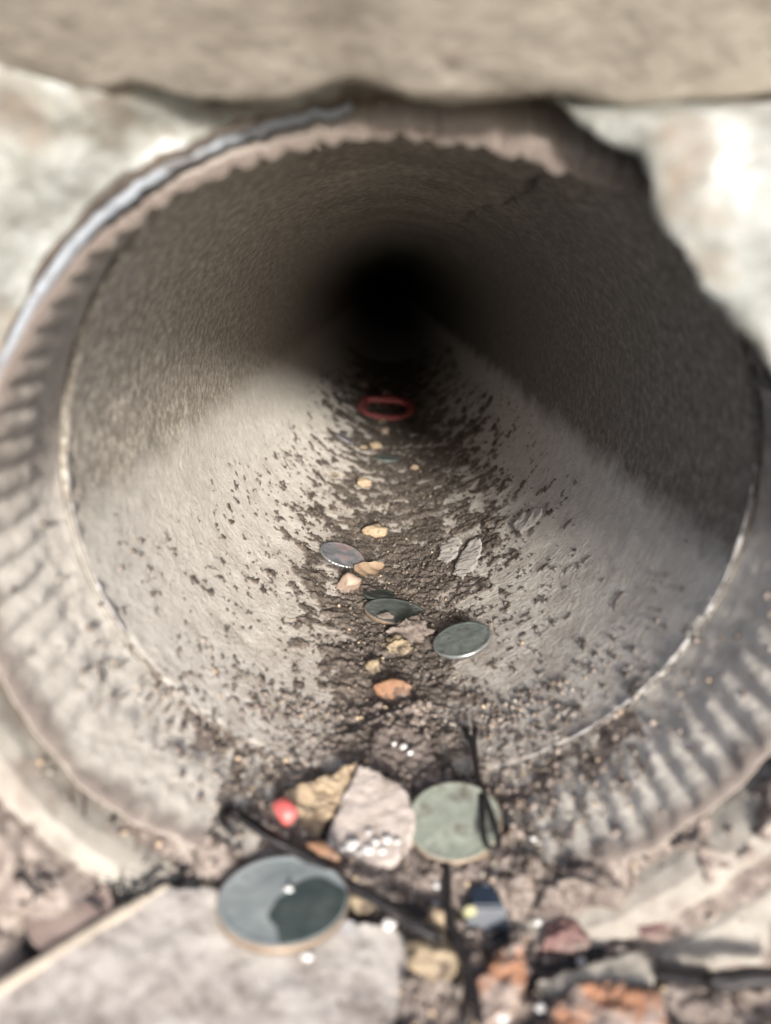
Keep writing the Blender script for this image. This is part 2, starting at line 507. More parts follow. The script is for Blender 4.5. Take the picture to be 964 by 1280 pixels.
# ------------------------------------------------------------------ setting: ground sheet, wall face, ledge
GZ = -74.0
xs = np.concatenate([-np.geomspace(60000, 90, 40), np.linspace(-85, 85, 170), np.geomspace(90, 60000, 40)])
yq = np.concatenate([-np.geomspace(60000, 160, 40), np.linspace(-150, 20, 170)])
X, Y = np.meshgrid(xs, yq)
Z = GZ + 0.8 * fbm(np.stack([X / 14, Y / 14, 0 * X], -1), 4) * (np.abs(X) < 95)
# the ramp in front of the mouth bends back to level ground half a metre out
bend = np.clip(-400 - Y, 0, None)
Z = Z - bend * math.tan(TILT)
ground = mesh_np('ground', np.stack([X, Y, Z], -1).reshape(-1, 3), grid_faces(*X.shape), M['dark_ground'], None)
tag(ground, kind='structure')

# wall face round the mouth: an uneven mortar face with a hole for the pipe
def sheet(name, P, mat, parent=None, origin=None, wrap=False):
    return mesh_np(name, P.reshape(-1, 3), grid_faces(P.shape[0], P.shape[1], wrap), mat, parent, origin=origin)

th = np.radians(np.linspace(-30, 210, 361))
rad = np.concatenate([[-2, -1, 0.4], np.linspace(1, 60, 60), np.geomspace(64, 700, 24)])
TT, KK = np.meshgrid(th, rad, indexing='ij')
dd = np.degrees(TT)
# inner edge of the hole: tight round the collar on the left and top, wider (a void) at the upper right
r_hole = 79.5 + 3.0 * fbm(np.stack([np.cos(TT) * 3, np.sin(TT) * 3, 0 * TT], -1), 3) + 17 * np.exp(-((dd - 45) / 17) ** 2)
lip_h = np.interp((dd + 180) % 360 - 180, td, lr)
r_hole = np.where(dd > 90, lip_h + 4.4 + 1.0 * fbm(np.stack([np.cos(TT) * 5, np.sin(TT) * 5, 0 * TT], -1), 3), r_hole)
face = -23 - 10 * smooth(0, 30, KK) * np.clip(-np.cos(TT), 0, 1) + 4.0 * (1 - smooth(0, 10, KK))
nzz = fbm(np.stack([np.cos(TT) * (80 + KK) / 16, np.sin(TT) * (80 + KK) / 16, 0 * TT + 3.3], -1), 5, 0.55)
face = face - 4.0 * nzz * smooth(0, 6, KK)
face = np.where(KK <= 0.0, 220.0, face)
rr = np.where(KK < -1.5, R0 + 4.3, np.where(KK <= 0, np.maximum(r_hole, R0 + 5.5), r_hole + np.clip(KK, 0, None)))
wall = sheet('wall', np.stack([rr * np.cos(TT), face, rr * np.sin(TT)], -1)[:, ::-1], M['mortar'])
tag(wall, kind='structure')
wall.data.materials.append(M['dirt'])                                    # the void behind the face is bare soil
nc_ = len(rad) - 1
idx_ = np.zeros((len(th) - 1, nc_), np.int32); idx_[:, -2:] = 1            # columns were reversed when the sheet was made
wall.data.polygons.foreach_set('material_index', idx_.ravel())

# rough brown concrete ledge over the mouth (slopes out towards the viewer, then rises)
xs = np.linspace(-260, 260, 240)
pr = np.array([(6, 76), (-10, 72), (-18, 69.0), (-23, 65.6), (-27.5, 63.6), (-29.5, 64.0), (-38, 69.0), (-50, 76.0), (-56, 86), (-60, 98), (-64, 130), (-60, 175), (-20, 180), (10, 178)], float)
tp = np.r_[0, np.cumsum(np.hypot(*np.diff(pr, axis=0).T))]
ts = np.unique(np.concatenate([np.linspace(0, 80, 90), np.linspace(80, tp[-1], 60)]))
py_ = np.interp(ts, tp, pr[:, 0]); pz_ = np.interp(ts, tp, pr[:, 1])
X, T = np.meshgrid(xs, ts)
Yl = np.interp(T, ts, py_); Zl = np.interp(T, ts, pz_)
nl = fbm(np.stack([X / 22, Yl / 22, Zl / 22], -1), 5, 0.55)
lift = 0.0 + 3.5 * smooth(-10, -75, X) + 1.1 * perlin(np.stack([X / 19, 0 * X + 2.2, 0 * X], -1)) + 0.4 * smooth(40, 80, X)
ledge = sheet('concrete_ledge', np.stack([X, Yl - 2.4 * nl, Zl + lift + 1.5 * nl], -1), M['ledge'], origin=(0, 0, 65))
tag(ledge, 'rough brown concrete ledge overhanging the pipe mouth along the top', 'ledge')

# blue-grey collar the socket sits in
th = np.radians(np.linspace(99, 200, 240))
prof = np.array([(3.2, 16), (2.5, -4), (2.4, -13.5), (2.9, -15.4), (4.0, -15.2), (4.6, -12), (4.8, 16)], float)
TT, K = np.meshgrid(th, np.arange(len(prof)), indexing='ij')
nz = 0.35 * fbm(np.stack([np.cos(TT) * 8, np.sin(TT) * 8, K * 0.2], -1), 3)
lipr = np.interp((np.degrees(TT) + 180) % 360 - 180, td, lr)
lipy = np.interp((np.degrees(TT) + 180) % 360 - 180, td, ly)
rr = lipr + prof[K.astype(int), 0] + nz
rr = np.where(prof[K.astype(int), 1] > -9, np.maximum(rr, R0 + 4.5), rr)
collar = sheet('pipe_collar', np.stack([rr * np.cos(TT), prof[K.astype(int), 1] + nz + 0.5 * (lipy + 18), rr * np.sin(TT)], -1), M['collar'], origin=(0, 0, 76))
tag(collar, 'blue grey plastic collar ring around the upper left of the pipe', 'collar')

# pale cement flare under the mouth with two grooved steps
th = np.radians(np.linspace(-190, 4, 420))
prof = np.array([(74.5, -12), (74.8, -30), (75.8, -36), (77, -39), (79.5, -40.5), (81.2, -40.2), (81.6, -38.0), (82.4, -37.6), (83.0, -40.5), (84, -43.5), (88, -46), (92.5, -48),
                 (93.2, -46), (94.2, -46), (95, -50), (99, -56), (108, -66), (122, -84), (126, -92)], float)
tp = np.r_[0, np.cumsum(np.hypot(*np.diff(prof, axis=0).T))]
ts = np.unique(np.r_[np.arange(0, tp[-1], 0.7), tp])
a_ = np.interp(ts, tp, prof[:, 0]); b_ = np.interp(ts, tp, prof[:, 1])
TT, K = np.meshgrid(th, np.arange(len(ts)), indexing='ij')
nz = fbm(np.stack([np.cos(TT) * 7, np.sin(TT) * 7, ts[K] / 14], -1), 4)
edge_n = 0.9 * fbm(np.stack([np.cos(TT) * 5 + 9, np.sin(TT) * 5, 0 * TT], -1), 3)
rr = a_[K] + 0.45 * nz + edge_n * 0.6
flare = sheet('cement_flare', np.stack([rr * np.cos(TT), b_[K] - 0.5 * nz + edge_n, rr * np.sin(TT)], -1), M['concrete'], origin=(0, -20, -76))
tag(flare, 'pale cement flare with curved grooves around the lower rim of the pipe', 'cement surround')

tf = np.degrees(TT)
tf = np.where(tf > 90, tf - 360, tf)
dn = fbm(np.stack([np.cos(TT) * rr / 9, np.sin(TT) * rr / 9, ts[K] / 9], -1), 4, 0.6)
left_m = smooth(-172, -160, tf) * (1 - smooth(-128, -112, tf)) * smooth(29, 36, ts[K]) * (1 - smooth(44, 52, ts[K]))
right_m = smooth(-60, -46, tf) * (1 - smooth(-30, -18, tf)) * smooth(16, 20, ts[K]) * (1 - smooth(27, 34, ts[K]))
dk = 1.1 * left_m + 0.75 * right_m - 0.55 + 0.75 * dn
th_d = -0.8 + 3.4 * smooth(-0.05, 0.5, dk)
rd_ = rr - th_d * 0.75
bank = sheet('cement_dirt', np.stack([rd_ * np.cos(TT), b_[K] - 0.5 * nz + edge_n - th_d * 0.65, rd_ * np.sin(TT)], -1), M['dirt2'], origin=(0, -20, -76))
tag(bank, kind='stuff')

# ------------------------------------------------------------------ foreground dirt heap on the lip
xs = np.arange(-92, 92, 0.42)
yq = np.arange(-92, 34, 0.42)
X, Y = np.meshgrid(xs, yq)
rb = np.interp(Y, [-92, -50, -40, -30, -20, 0, 34], [120, 93, 80, 71, 69.5, 68.6, 67.5])
bowl = -np.sqrt(np.clip(rb ** 2 - X ** 2, 1, None))
bowl = np.maximum(bowl, GZ + 0 * X)
n1 = fbm(np.stack([X / 13, Y / 13, 0 * X + 7.7], -1), 5, 0.58)
n2 = fbm(np.stack([X / 3.2, Y / 3.2, 0 * X + 1.7], -1), 4, 0.6)
xc = -4 + 0.0 * Y
lobe = 1.1 * np.exp(-((X - xc) / np.interp(Y, [-92, -60, -40, -20, 0, 34], [70, 52, 44, 33, 18, 9])) ** 2)
band = 1.2 * np.exp(-((Y + 33 + 0.0 * X) / 6.0) ** 2) * smooth(-72, -60, X) * (1 - smooth(44, 56, X))
bandl = 1.1 * np.exp(-((Y + 34) / 5.0) ** 2) * smooth(-30, -45, X)
apron = 1.1 * smooth(-44, -50, Y + 0.02 * np.abs(X))
hgt = np.maximum(np.maximum(np.maximum(lobe, band), bandl), apron) - 0.62 + 0.55 * n1
side = smooth(0.50, 0.72, np.abs(X) / rb) * smooth(-40, -35, Y)
hgt = hgt - 2.2 * side
T = -1.2 + 3.6 * smooth(-0.1, 0.55, hgt) + smooth(0.1, 0.5, hgt) * (1.5 * np.clip(n1, -0.5, 1.2) + 0.75 * n2)
Zt = bowl + T - 40 * smooth(0.70, 0.82, np.abs(X) / rb) * smooth(-40, -36, Y)

def bed_disc(P, n, r, drop):
    """press the dirt down under a flat round thing"""
    global Zt
    pl = P[2] - ((X - P[0]) * n[0] + (Y - P[1]) * n[1]) / n[2] - drop
    k = 1 - smooth(r * 0.98, r * 1.12, np.hypot(X - P[0], Y - P[1]))
    Zt = Zt * (1 - k) + np.minimum(Zt, pl) * k

def bed_poly(top, drop):
    """press the dirt down under a flat broken piece"""
    global Zt
    A = np.array(top)
    q_, _, _, _ = np.linalg.lstsq(np.c_[A[:, 0], A[:, 1], np.ones(len(A))], A[:, 2], rcond=None)
    pl = q_[0] * X + q_[1] * Y + q_[2] - drop
    ins = np.zeros(X.shape, bool)
    for (x1, y1), (x2, y2) in zip(A[:, :2], np.roll(A[:, :2], -1, axis=0)):
        c_ = (y1 > Y) != (y2 > Y)
        ins ^= c_ & (X < (x2 - x1) * (Y - y1) / ((y2 - y1) if y2 != y1 else 1e-9) + x1)
    Zt = np.where(ins, np.minimum(Zt, pl), Zt)

def heap_z(x, y):
    j = min(max(int(round((x + 92) / 0.42)), 0), X.shape[1] - 1)
    i = min(max(int(round((y + 92) / 0.42)), 0), X.shape[0] - 1)
    return max(Zt[i, j], bowl[i, j])

def heap_smooth(x, y, r=4):
    return float(np.mean([heap_z(x + r * math.cos(a), y + r * math.sin(a)) for a in np.linspace(0, 6.28, 9)] + [heap_z(x, y)]))

def on_heap(px, py, up=0.0, r=3):
    """first point where the sight line meets the dirt heap"""
    d = ray(px, py)
    for t in np.linspace(60, 220, 900):
        P = CAM + d * t
        if P[1] > 30: break
        if P[2] < heap_smooth(P[0], P[1], r) + up:
            return np.array([P[0], P[1], heap_smooth(P[0], P[1], r) + up])
    return on_pipe(px, py, R0 - 1 - up)

def plane_poly(pix, z, sx=0.0, sy=0.0, c=None):
    """outline laid on a plane z + sx*x + sy*y"""
    out = []
    for x, y in pix:
        d = ray(x, y)
        t = (z + sx * CAM[0] + sy * CAM[1] - CAM[2]) / (d[2] - sx * d[0] - sy * d[1])
        out.append(CAM + d * t)
    return out

def lip_poly(pix, up, sx=0.0, sy=0.0):
    """outline of a piece whose face lies 'up' above the dirt at its middle"""
    m_ = np.mean(np.array(pix, float), 0)
    c = on_heap(m_[0], min(m_[1], 1270), 0, 6)
    pol = plane_poly(pix, c[2] + up - sx * c[0] - sy * c[1], sx, sy)
    bed_poly(pol, 0.7)
    return pol

def ragged(pix, amt, seed):
    """break up the straight sides of an outline"""
    rnd = np.random.default_rng(seed)
    P = np.array(pix, float); out = []
    for a_, b_ in zip(P, np.roll(P, -1, axis=0)):
        n_ = max(2, int(np.hypot(*(b_ - a_)) / max(amt * 2.2, 3)))
        nr = np.array([-(b_ - a_)[1], (b_ - a_)[0]]) / (np.hypot(*(b_ - a_)) + 1e-6)
        for t_ in np.arange(n_) / n_:
            out.append(tuple(a_ + (b_ - a_) * t_ + nr * rnd.uniform(-amt, amt) * (t_ > 0)))
    return out


# ------------------------------------------------------------------ big pale stone leaning over the right of the mouth
def rock_mesh(sub, dims, freq, amp, seed, flat=0.0, facets=0, power=1.0):
    bm = bmesh.new()
    bmesh.ops.create_icosphere(bm, subdivisions=sub, radius=1)
    P = np.array([v.co[:] for v in bm.verts])
    rnd = np.random.default_rng(seed)
    if facets:
        for k in range(facets):
            nrm = rnd.normal(size=3); nrm /= np.linalg.norm(nrm)
            lim = rnd.uniform(0.55, 0.85)
            dp = P @ nrm
            P = P - np.clip(dp - lim, 0, None)[:, None] * nrm
    o = rnd.uniform(0, 80, 3)
    nn = fbm(P * freq + o, 4, 0.55)
    P = P * (1 + amp * nn)[:, None]
    P = P * np.asarray(dims)
    for v, p in zip(bm.verts, P):
        v.co = p
    return bm

def rock(name, mat, pos, dims, rot=(0, 0, 0), sub=3, freq=1.6, amp=0.25, seed=0, facets=6, parent=None, shade=True, sink=0.25):
    bm = rock_mesh(sub, dims, freq, amp, seed, facets=facets)
    bmesh.ops.rotate(bm, verts=bm.verts, matrix=Euler(rot).to_matrix())
    me = bpy.data.meshes.new(name)
    bmesh.ops.scale(bm, vec=(MM,) * 3, verts=bm.verts)
    bm.to_mesh(me); bm.free()
    o = link(name, me, mat, parent, None, shade)
    p = np.array(pos, float) + np.array([0, 0, dims[2] * (1 - 2 * sink)])
    o.location = Vector(p) * MM
    return o

# outline of the stone's lower-left edge as seen from the front, carried back in depth
pts = [(690, 128, -26), (745, 150, -30), (800, 184, -34), (818, 250, -38), (845, 310, -40), (880, 365, -41), (925, 420, -42), (975, 470, -42), (1020, 540, -43), (1050, 620, -44), (1062, 700, -45)]  # last points, out of view at right, are added to shade the rim
E_ = np.array([on_y(*p) for p in pts])
tk = np.linspace(0, len(pts) - 1, 130)
E_ = np.stack([np.interp(tk, np.arange(len(pts)), E_[:, k]) for k in range(3)], -1)
vv = np.linspace(0, 1, 70)
nrm2 = np.stack([np.gradient(E_[:, 0]), np.gradient(E_[:, 2])], -1)
nrm2 = np.stack([-nrm2[:, 1], nrm2[:, 0]], -1)
nrm2 /= np.linalg.norm(nrm2, axis=1)[:, None]
for _ in range(6):
    nrm2[1:-1] = (nrm2[:-2] + nrm2[1:-1] + nrm2[2:]) / 3
G = np.zeros((len(E_), len(vv), 3))
for k, v in enumerate(vv):
    # v: from the hidden back of the stone, round its edge, over the front face and outwards
    ang = (v - 0.35) / 0.65
    if v < 0.35:
        off = 26.0 * (1 - v / 0.35); dy = 34 * (1 - v / 0.35)
    else:
        off = 52 * ang ** 0.9; dy = -1.6 * math.sin(min(ang * 20, 1.57)) - 7 * ang
    G[:, k, 0] = E_[:, 0] + nrm2[:, 0] * off
    G[:, k, 1] = E_[:, 1] + dy
    G[:, k, 2] = E_[:, 2] + nrm2[:, 1] * off
nz = fbm(G / 9.0, 5, 0.55)
nb = fbm(G / 24.0 + 5, 2)
G[..., 1] -= 2.2 * nz + 3.5 * nb
G[..., 0] += 1.0 * nz
G[..., 2] += 0.8 * nz
kz = smooth(59, 65, G[..., 2])
G[..., 1] = G[..., 1] * (1 - kz) + np.maximum(G[..., 1], -23.0) * kz
stone = sheet('white_stone', G, M['mortar'], origin=(75, -40, 45))
tag(stone, 'big rough white stone leaning over the upper right of the pipe mouth', 'stone')

# ================================================================== things lying in the dirt
M['coin_grey'] = material('worn_grey_coin', [(0.3, (0.13, 0.15, 0.145)), (0.5, (0.21, 0.24, 0.225)), (0.7, (0.27, 0.30, 0.28))], scale=260, rough=0.55, metallic=0.25, spec=0.5,
                          bump=0.12, bump_scale=500, stain=(0.10, 0.085, 0.07), stain_scale=220, stain_lo=0.58, stain_hi=0.75, rough_var=0.1)
M['coin_green'] = material('pale_green_coin', [(0.3, (0.24, 0.27, 0.22)), (0.5, (0.33, 0.36, 0.30)), (0.7, (0.38, 0.41, 0.35))], scale=200, rough=0.65, metallic=0.15, spec=0.4,
                           bump=0.1, bump_scale=450, stain=(0.14, 0.115, 0.09), stain_scale=160, stain_lo=0.55, stain_hi=0.7)
M['coin_dark'] = material('dark_coin', [(0.3, (0.06, 0.075, 0.07)), (0.7, (0.12, 0.14, 0.13))], scale=260, rough=0.5, metallic=0.3, bump=0.1, bump_scale=500)
M['coin_blue'] = material('tarnished_coin', [(0.40, (0.24, 0.25, 0.27)), (0.52, (0.36, 0.37, 0.40)), (0.57, (0.52, 0.36, 0.35)), (0.66, (0.38, 0.39, 0.41))], scale=170, detail=4, rough=0.45, metallic=0.3, bump=0.15, bump_scale=400)
M['coin_mauve'] = material('brown_coin', [(0.3, (0.22, 0.165, 0.145)), (0.7, (0.34, 0.265, 0.235))], scale=150, rough=0.6, metallic=0.2, bump=0.08, bump_scale=300)
M['coin_shiny'] = material('wet_blue_grey_coin', [(0.3, (0.40, 0.455, 0.455)), (0.6, (0.52, 0.57, 0.56))], scale=120, rough=0.35, metallic=0.1, spec=0.6, bump=0.05, bump_scale=300)
M['coin_reflection'] = material('dark_teal_reflection', [(0.3, (0.07, 0.105, 0.11)), (0.6, (0.15, 0.19, 0.18)), (0.75, (0.25, 0.28, 0.26))], scale=200, rough=0.3, metallic=0.3, bump=0.1, bump_scale=400)
M['copper_edge'] = material('copper_edge', [(0.3, (0.24, 0.175, 0.125)), (0.7, (0.38, 0.30, 0.23))], scale=200, rough=0.5, metallic=0.3)
M['silver_edge'] = material('silver_edge', [(0.3, (0.35, 0.37, 0.37)), (0.7, (0.55, 0.57, 0.57))], scale=200, rough=0.35, metallic=0.7)
M['black'] = material('black_lacquer', [(0.3, (0.010, 0.009, 0.010)), (0.6, (0.030, 0.027, 0.028)), (0.75, (0.10, 0.085, 0.075))], scale=350, rough=0.5, bump=0.1, bump_scale=600)
M['rust'] = material('rusty_orange', [(0.3, (0.20, 0.105, 0.06)), (0.5, (0.36, 0.205, 0.125)), (0.7, (0.42, 0.29, 0.20))], scale=260, rough=0.85, bump=0.3, bump_scale=500, stain=(0.09, 0.06, 0.05), stain_scale=160, stain_lo=0.52, stain_hi=0.65)
M['brick'] = material('orange_brick', [(0.3, (0.26, 0.15, 0.10)), (0.5, (0.44, 0.22, 0.13)), (0.7, (0.52, 0.27, 0.16))], scale=150, rough=0.9, bump=0.4, bump_scale=500, stain=(0.36, 0.29, 0.25), stain_scale=110, stain_lo=0.44, stain_hi=0.56)
M['tan'] = material('tan_pebble', [(0.3, (0.30, 0.22, 0.14)), (0.5, (0.48, 0.37, 0.25)), (0.7, (0.58, 0.47, 0.34))], scale=260, rough=0.8, bump=0.25, bump_scale=700, stain=(0.12, 0.085, 0.06), stain_scale=240, stain_lo=0.58, stain_hi=0.7)
M['pink_tan'] = material('pinkish_pebble', [(0.3, (0.33, 0.24, 0.19)), (0.6, (0.47, 0.36, 0.29))], scale=150, rough=0.8, bump=0.2, bump_scale=600)
M['yellow'] = material('yellow_stone', [(0.3, (0.24, 0.18, 0.115)), (0.5, (0.37, 0.295, 0.20)), (0.7, (0.44, 0.38, 0.29))], scale=140, rough=0.85, bump=0.3, bump_scale=500, stain=(0.10, 0.075, 0.055), stain_scale=120, stain_lo=0.52, stain_hi=0.64)
M['leaf'] = material('dry_leaf', [(0.3, (0.22, 0.15, 0.10)), (0.7, (0.40, 0.30, 0.21))], scale=220, rough=0.8, bump=0.2, bump_scale=400)
M['red'] = material('red_bead', [(0.3, (0.44, 0.085, 0.085)), (0.7, (0.56, 0.13, 0.12))], scale=150, rough=0.4, spec=0.5, stain=(0.40, 0.2, 0.18), stain_scale=180, stain_lo=0.56, stain_hi=0.7)
M['red_ring'] = material('red_rubber', [(0.3, (0.50, 0.12, 0.12)), (0.7, (0.62, 0.17, 0.17))], scale=120, rough=0.5, spec=0.4, stain=(0.28, 0.17, 0.155), stain_scale=110, stain_lo=0.48, stain_hi=0.68)
M['red_clay'] = material('reddish_clay', [(0.3, (0.20, 0.12, 0.11)), (0.7, (0.33, 0.20, 0.18))], scale=200, rough=0.95, bump=0.4, bump_scale=500, stain=(0.22, 0.17, 0.15), stain_scale=120, stain_lo=0.48, stain_hi=0.6)
M['slabstone'] = material('pinkish_sandstone', [(0.3, (0.40, 0.34, 0.305)), (0.5, (0.56, 0.49, 0.445)), (0.7, (0.64, 0.58, 0.525))], scale=130, rough=0.9, bump=0.4, bump_scale=500, stain=(0.24, 0.19, 0.16), stain_scale=120, stain_lo=0.52, stain_hi=0.7)
M['card'] = material('dirty_pale_slab', [(0.34, (0.15, 0.125, 0.11)), (0.44, (0.33, 0.295, 0.27)), (0.54, (0.46, 0.425, 0.395)), (0.70, (0.56, 0.53, 0.485))], scale=75, detail=5, rough=0.75, bump=0.3, bump_scale=250,
                     stain=(0.42, 0.46, 0.56), stain_scale=42, stain_lo=0.60, stain_hi=0.75, stain_detail=2)
M['grain'] = material('white_grain', [(0.3, (0.45, 0.44, 0.42)), (0.7, (0.78, 0.78, 0.76))], scale=500, rough=0.3, spec=0.7)
M['card'].node_tree.nodes['Noise Texture'].inputs['Roughness'].default_value = 0.72
M['cream_edge'] = material('cream_slab_edge', [(0.3, (0.36, 0.31, 0.25)), (0.7, (0.52, 0.46, 0.38))], scale=120, rough=0.8, bump=0.2, bump_scale=400)
M['navy'] = material('navy_plastic', [(0.3, (0.012, 0.018, 0.03)), (0.7, (0.03, 0.045, 0.07))], scale=150, rough=0.35, spec=0.5)
M['cream'] = material('cream_face', [(0.3, (0.34, 0.33, 0.19)), (0.7, (0.46, 0.45, 0.28))], scale=200, rough=0.6)
M['fluff'] = material('black_lint', [(0.3, (0.012, 0.012, 0.013)), (0.7, (0.05, 0.05, 0.055))], scale=600, rough=0.9)
M['shard'] = material('pale_shard', [(0.3, (0.32, 0.29, 0.25)), (0.7, (0.46, 0.43, 0.37))], scale=120, rough=0.8, bump=0.2, bump_scale=400)
M['flake'] = material('grey_flake', [(0.3, (0.20, 0.185, 0.175)), (0.7, (0.30, 0.28, 0.265))], scale=200, rough=0.9, bump=0.3, bump_scale=700, dusty=0.3)

def basis(n, t=(1, 0, 0)):
    n = Vector(n).normalized(); t = Vector(t)
    t = (t - n * t.dot(n)).normalized()
    b = n.cross(t)
    return Matrix((t, b, n)).transposed()

def pipe_normal(P):
    return np.array([-P[0], 0, -P[2]]) / math.hypot(P[0], P[2])

def coin(name, P, nrm, diam, thick, mat, edge, label, group=None, cat='coin', reeds=0, wear=0.12, seed=0, turn=0.0):
    """a struck coin: dished face with raised rim and worn relief, edge band as a part"""
    r = diam / 2
    nseg = 144
    rads = np.array([0.0001, .1, .2, .3, .4, .5, .6, .7, .78, .84, .885, .91, .94, .975, .993]) * r
    a = np.linspace(0, 2 * math.pi, nseg, endpoint=False)
    RR, A = np.meshgrid(rads, a, indexing='ij')
    X, Y = RR * np.cos(A), RR * np.sin(A)
    t = RR / r
    z = thick / 2 - 0.12 * (1 - smooth(0.87, 0.93, t)) - 0.10 * smooth(0.97, 1.0, t)
    # worn bust-like relief and a ring of worn letter bumps
    relief = 0.16 * smooth(0.15, -0.05, np.hypot((X - 0.05 * r) / r, (Y - 0.05 * r) / (1.2 * r)) - 0.42) + 0.08 * smooth(0.0, 0.5, np.sin(A * 19 + 2 * np.sin(3 * A))) * np.exp(-((t - 0.78) / 0.06) ** 2)
    z = z + relief * (1 - smooth(0.85, 0.9, t)) + wear * fbm(np.stack([X / 4 + seed, Y / 4, 0 * X], -1), 3) * (1 - smooth(0.9, 1, t))
    top = np.stack([X, Y, z], -1)
    low = top[::-1].copy(); low[..., 2] = -thick / 2
    allv = np.concatenate([top, low], 0)
    Bm = np.array(basis(nrm, (math.cos(turn), math.sin(turn), 0)))
    V = allv.reshape(-1, 3) @ Bm.T + P
    root = empty(name, P, label, cat, group)
    o = mesh_np('coin_face', V, grid_faces(*allv.shape[:2], wrap=True), mat, root, origin=P)
    # edge band, reeded if asked for
    n2 = max(144, reeds * 4)
    a = np.linspace(0, 2 * math.pi, n2, endpoint=False)
    er = r * (0.997 + 0.006 * (1 if reeds == 0 else 0)) + (0.28 * (np.cos(a * reeds) > 0) if reeds else 0 * a)
    hh = np.array([-0.42, -0.5, 0.5, 0.42]) * thick
    ri = np.array([0.93, 1.0, 1.0, 0.955])
    E2 = np.stack([np.stack([er * k * np.cos(a), er * k * np.sin(a), 0 * a + z_], -1) for k, z_ in zip(ri, hh)], 0)
    mesh_np('coin_edge', E2.reshape(-1, 3) @ Bm.T + P, grid_faces(4, n2, wrap=True), edge, root, origin=P, shade=False)
    return root

def tube(name, pts, r, mat, parent=None, origin=None, taper=None, k=8, sub=6):
    pts = np.array(pts, float)
    m = len(pts)
    # Catmull-Rom
    ext = np.vstack([2 * pts[0] - pts[1], pts, 2 * pts[-1] - pts[-2]])
    out = []
    for i in range(m - 1):
        p0, p1, p2, p3 = ext[i:i + 4]
        for t in np.linspace(0, 1, sub, endpoint=False):
            out.append(0.5 * (2 * p1 + (p2 - p0) * t + (2 * p0 - 5 * p1 + 4 * p2 - p3) * t * t + (3 * p1 - p0 - 3 * p2 + p3) * t ** 3))
    out.append(pts[-1])
    Q = np.array(out)
    T = np.gradient(Q, axis=0); T /= np.linalg.norm(T, axis=1)[:, None] + 1e-9
    up = np.array([0, 0, 1.0])
    S = np.cross(T, up); S /= np.linalg.norm(S, axis=1)[:, None] + 1e-9
    U = np.cross(S, T)
    rad = np.full(len(Q), r) if taper is None else np.interp(np.linspace(0, 1, len(Q)), np.linspace(0, 1, len(taper)), taper) * r
    rad = rad * (1 + 0.12 * perlin(Q / 1.5 + 3))
    a = np.linspace(0, 2 * math.pi, k, endpoint=False)
    V = Q[:, None] + rad[:, None, None] * (np.cos(a)[None, :, None] * S[:, None] + np.sin(a)[None, :, None] * U[:, None] * 0.8)
    V = np.concatenate([Q[:1][:, None].repeat(k, 1), V, Q[-1:][:, None].repeat(k, 1)], 0)
    return mesh_np(name, V.reshape(-1, 3), grid_faces(V.shape[0], k, wrap=True), mat, parent, origin=origin)

def slab(name, top, thick, mat, parent=None, origin=None, rough=0.25, freq=3.0, cuts=4, bev=0.25, seed=0, down=(0, 0, -1), shade=True):
    """broken flat piece: outline (mm, top face), thickness, broken edges and an uneven face"""
    bm = bmesh.new()
    top = [Vector(p) for p in top]
    f = bm.faces.new([bm.verts.new(p) for p in top])
    f.normal_update()
    if f.normal.z < 0: f.normal_flip()
    ex = bmesh.ops.extrude_face_region(bm, geom=[f])
    vs = [e for e in ex['geom'] if isinstance(e, bmesh.types.BMVert)]
    bmesh.ops.translate(bm, verts=vs, vec=Vector(down) * thick)
    bmesh.ops.recalc_face_normals(bm, faces=bm.faces)
    bmesh.ops.bevel(bm, geom=list(bm.edges), offset=bev, segments=2, affect='EDGES')
    bmesh.ops.triangulate(bm, faces=bm.faces)
    for _ in range(cuts):
        longe = [e for e in bm.edges if e.calc_length() > 0.75]
        if not longe: break
        bmesh.ops.subdivide_edges(bm, edges=longe, cuts=1)
        bmesh.ops.triangulate(bm, faces=bm.faces)
    P = np.array([v.co[:] for v in bm.verts])
    nn = fbm(P / freq + seed, 4, 0.55)
    n2_ = fbm(P / freq + seed + 31, 3, 0.55)
    for v, a, b in zip(bm.verts, nn, n2_):
        v.co += Vector((0.6 * b, 0.6 * a, a)) * rough
    return bm_obj(name, bm, mat, parent, origin, shade)

def tagged_rock(name, mat, px, py, w, h=None, hgt=0.6, label='', cat='pebble', where='pipe', group=None, seed=0, rot=0.0, **kw):
    """a pebble whose width and depth are given in mm"""
    h = h or w * 0.8
    P = on_pipe(px, py, R0 - 0.8) if where == 'pipe' else on_heap(px, py)
    o = rock(name, mat, P, (w / 2, h / 2, w / 2 * hgt), rot=(0, 0, rot), seed=seed, **kw)
    return tag(o, label, cat, group)

# ---- coins
G_C = 'coins lying in the pipe'
def pipe_coin(px, py, diam, mat, edge, label, tilt=(0, 0), lift=1.0, **kw):
    P = on_pipe(px, py, R0 - lift)
    n = pipe_normal(P) + np.array([tilt[0], tilt[1], 0])
    return coin('coin', P, n, diam, 1.25, mat, edge, label, G_C, **kw)

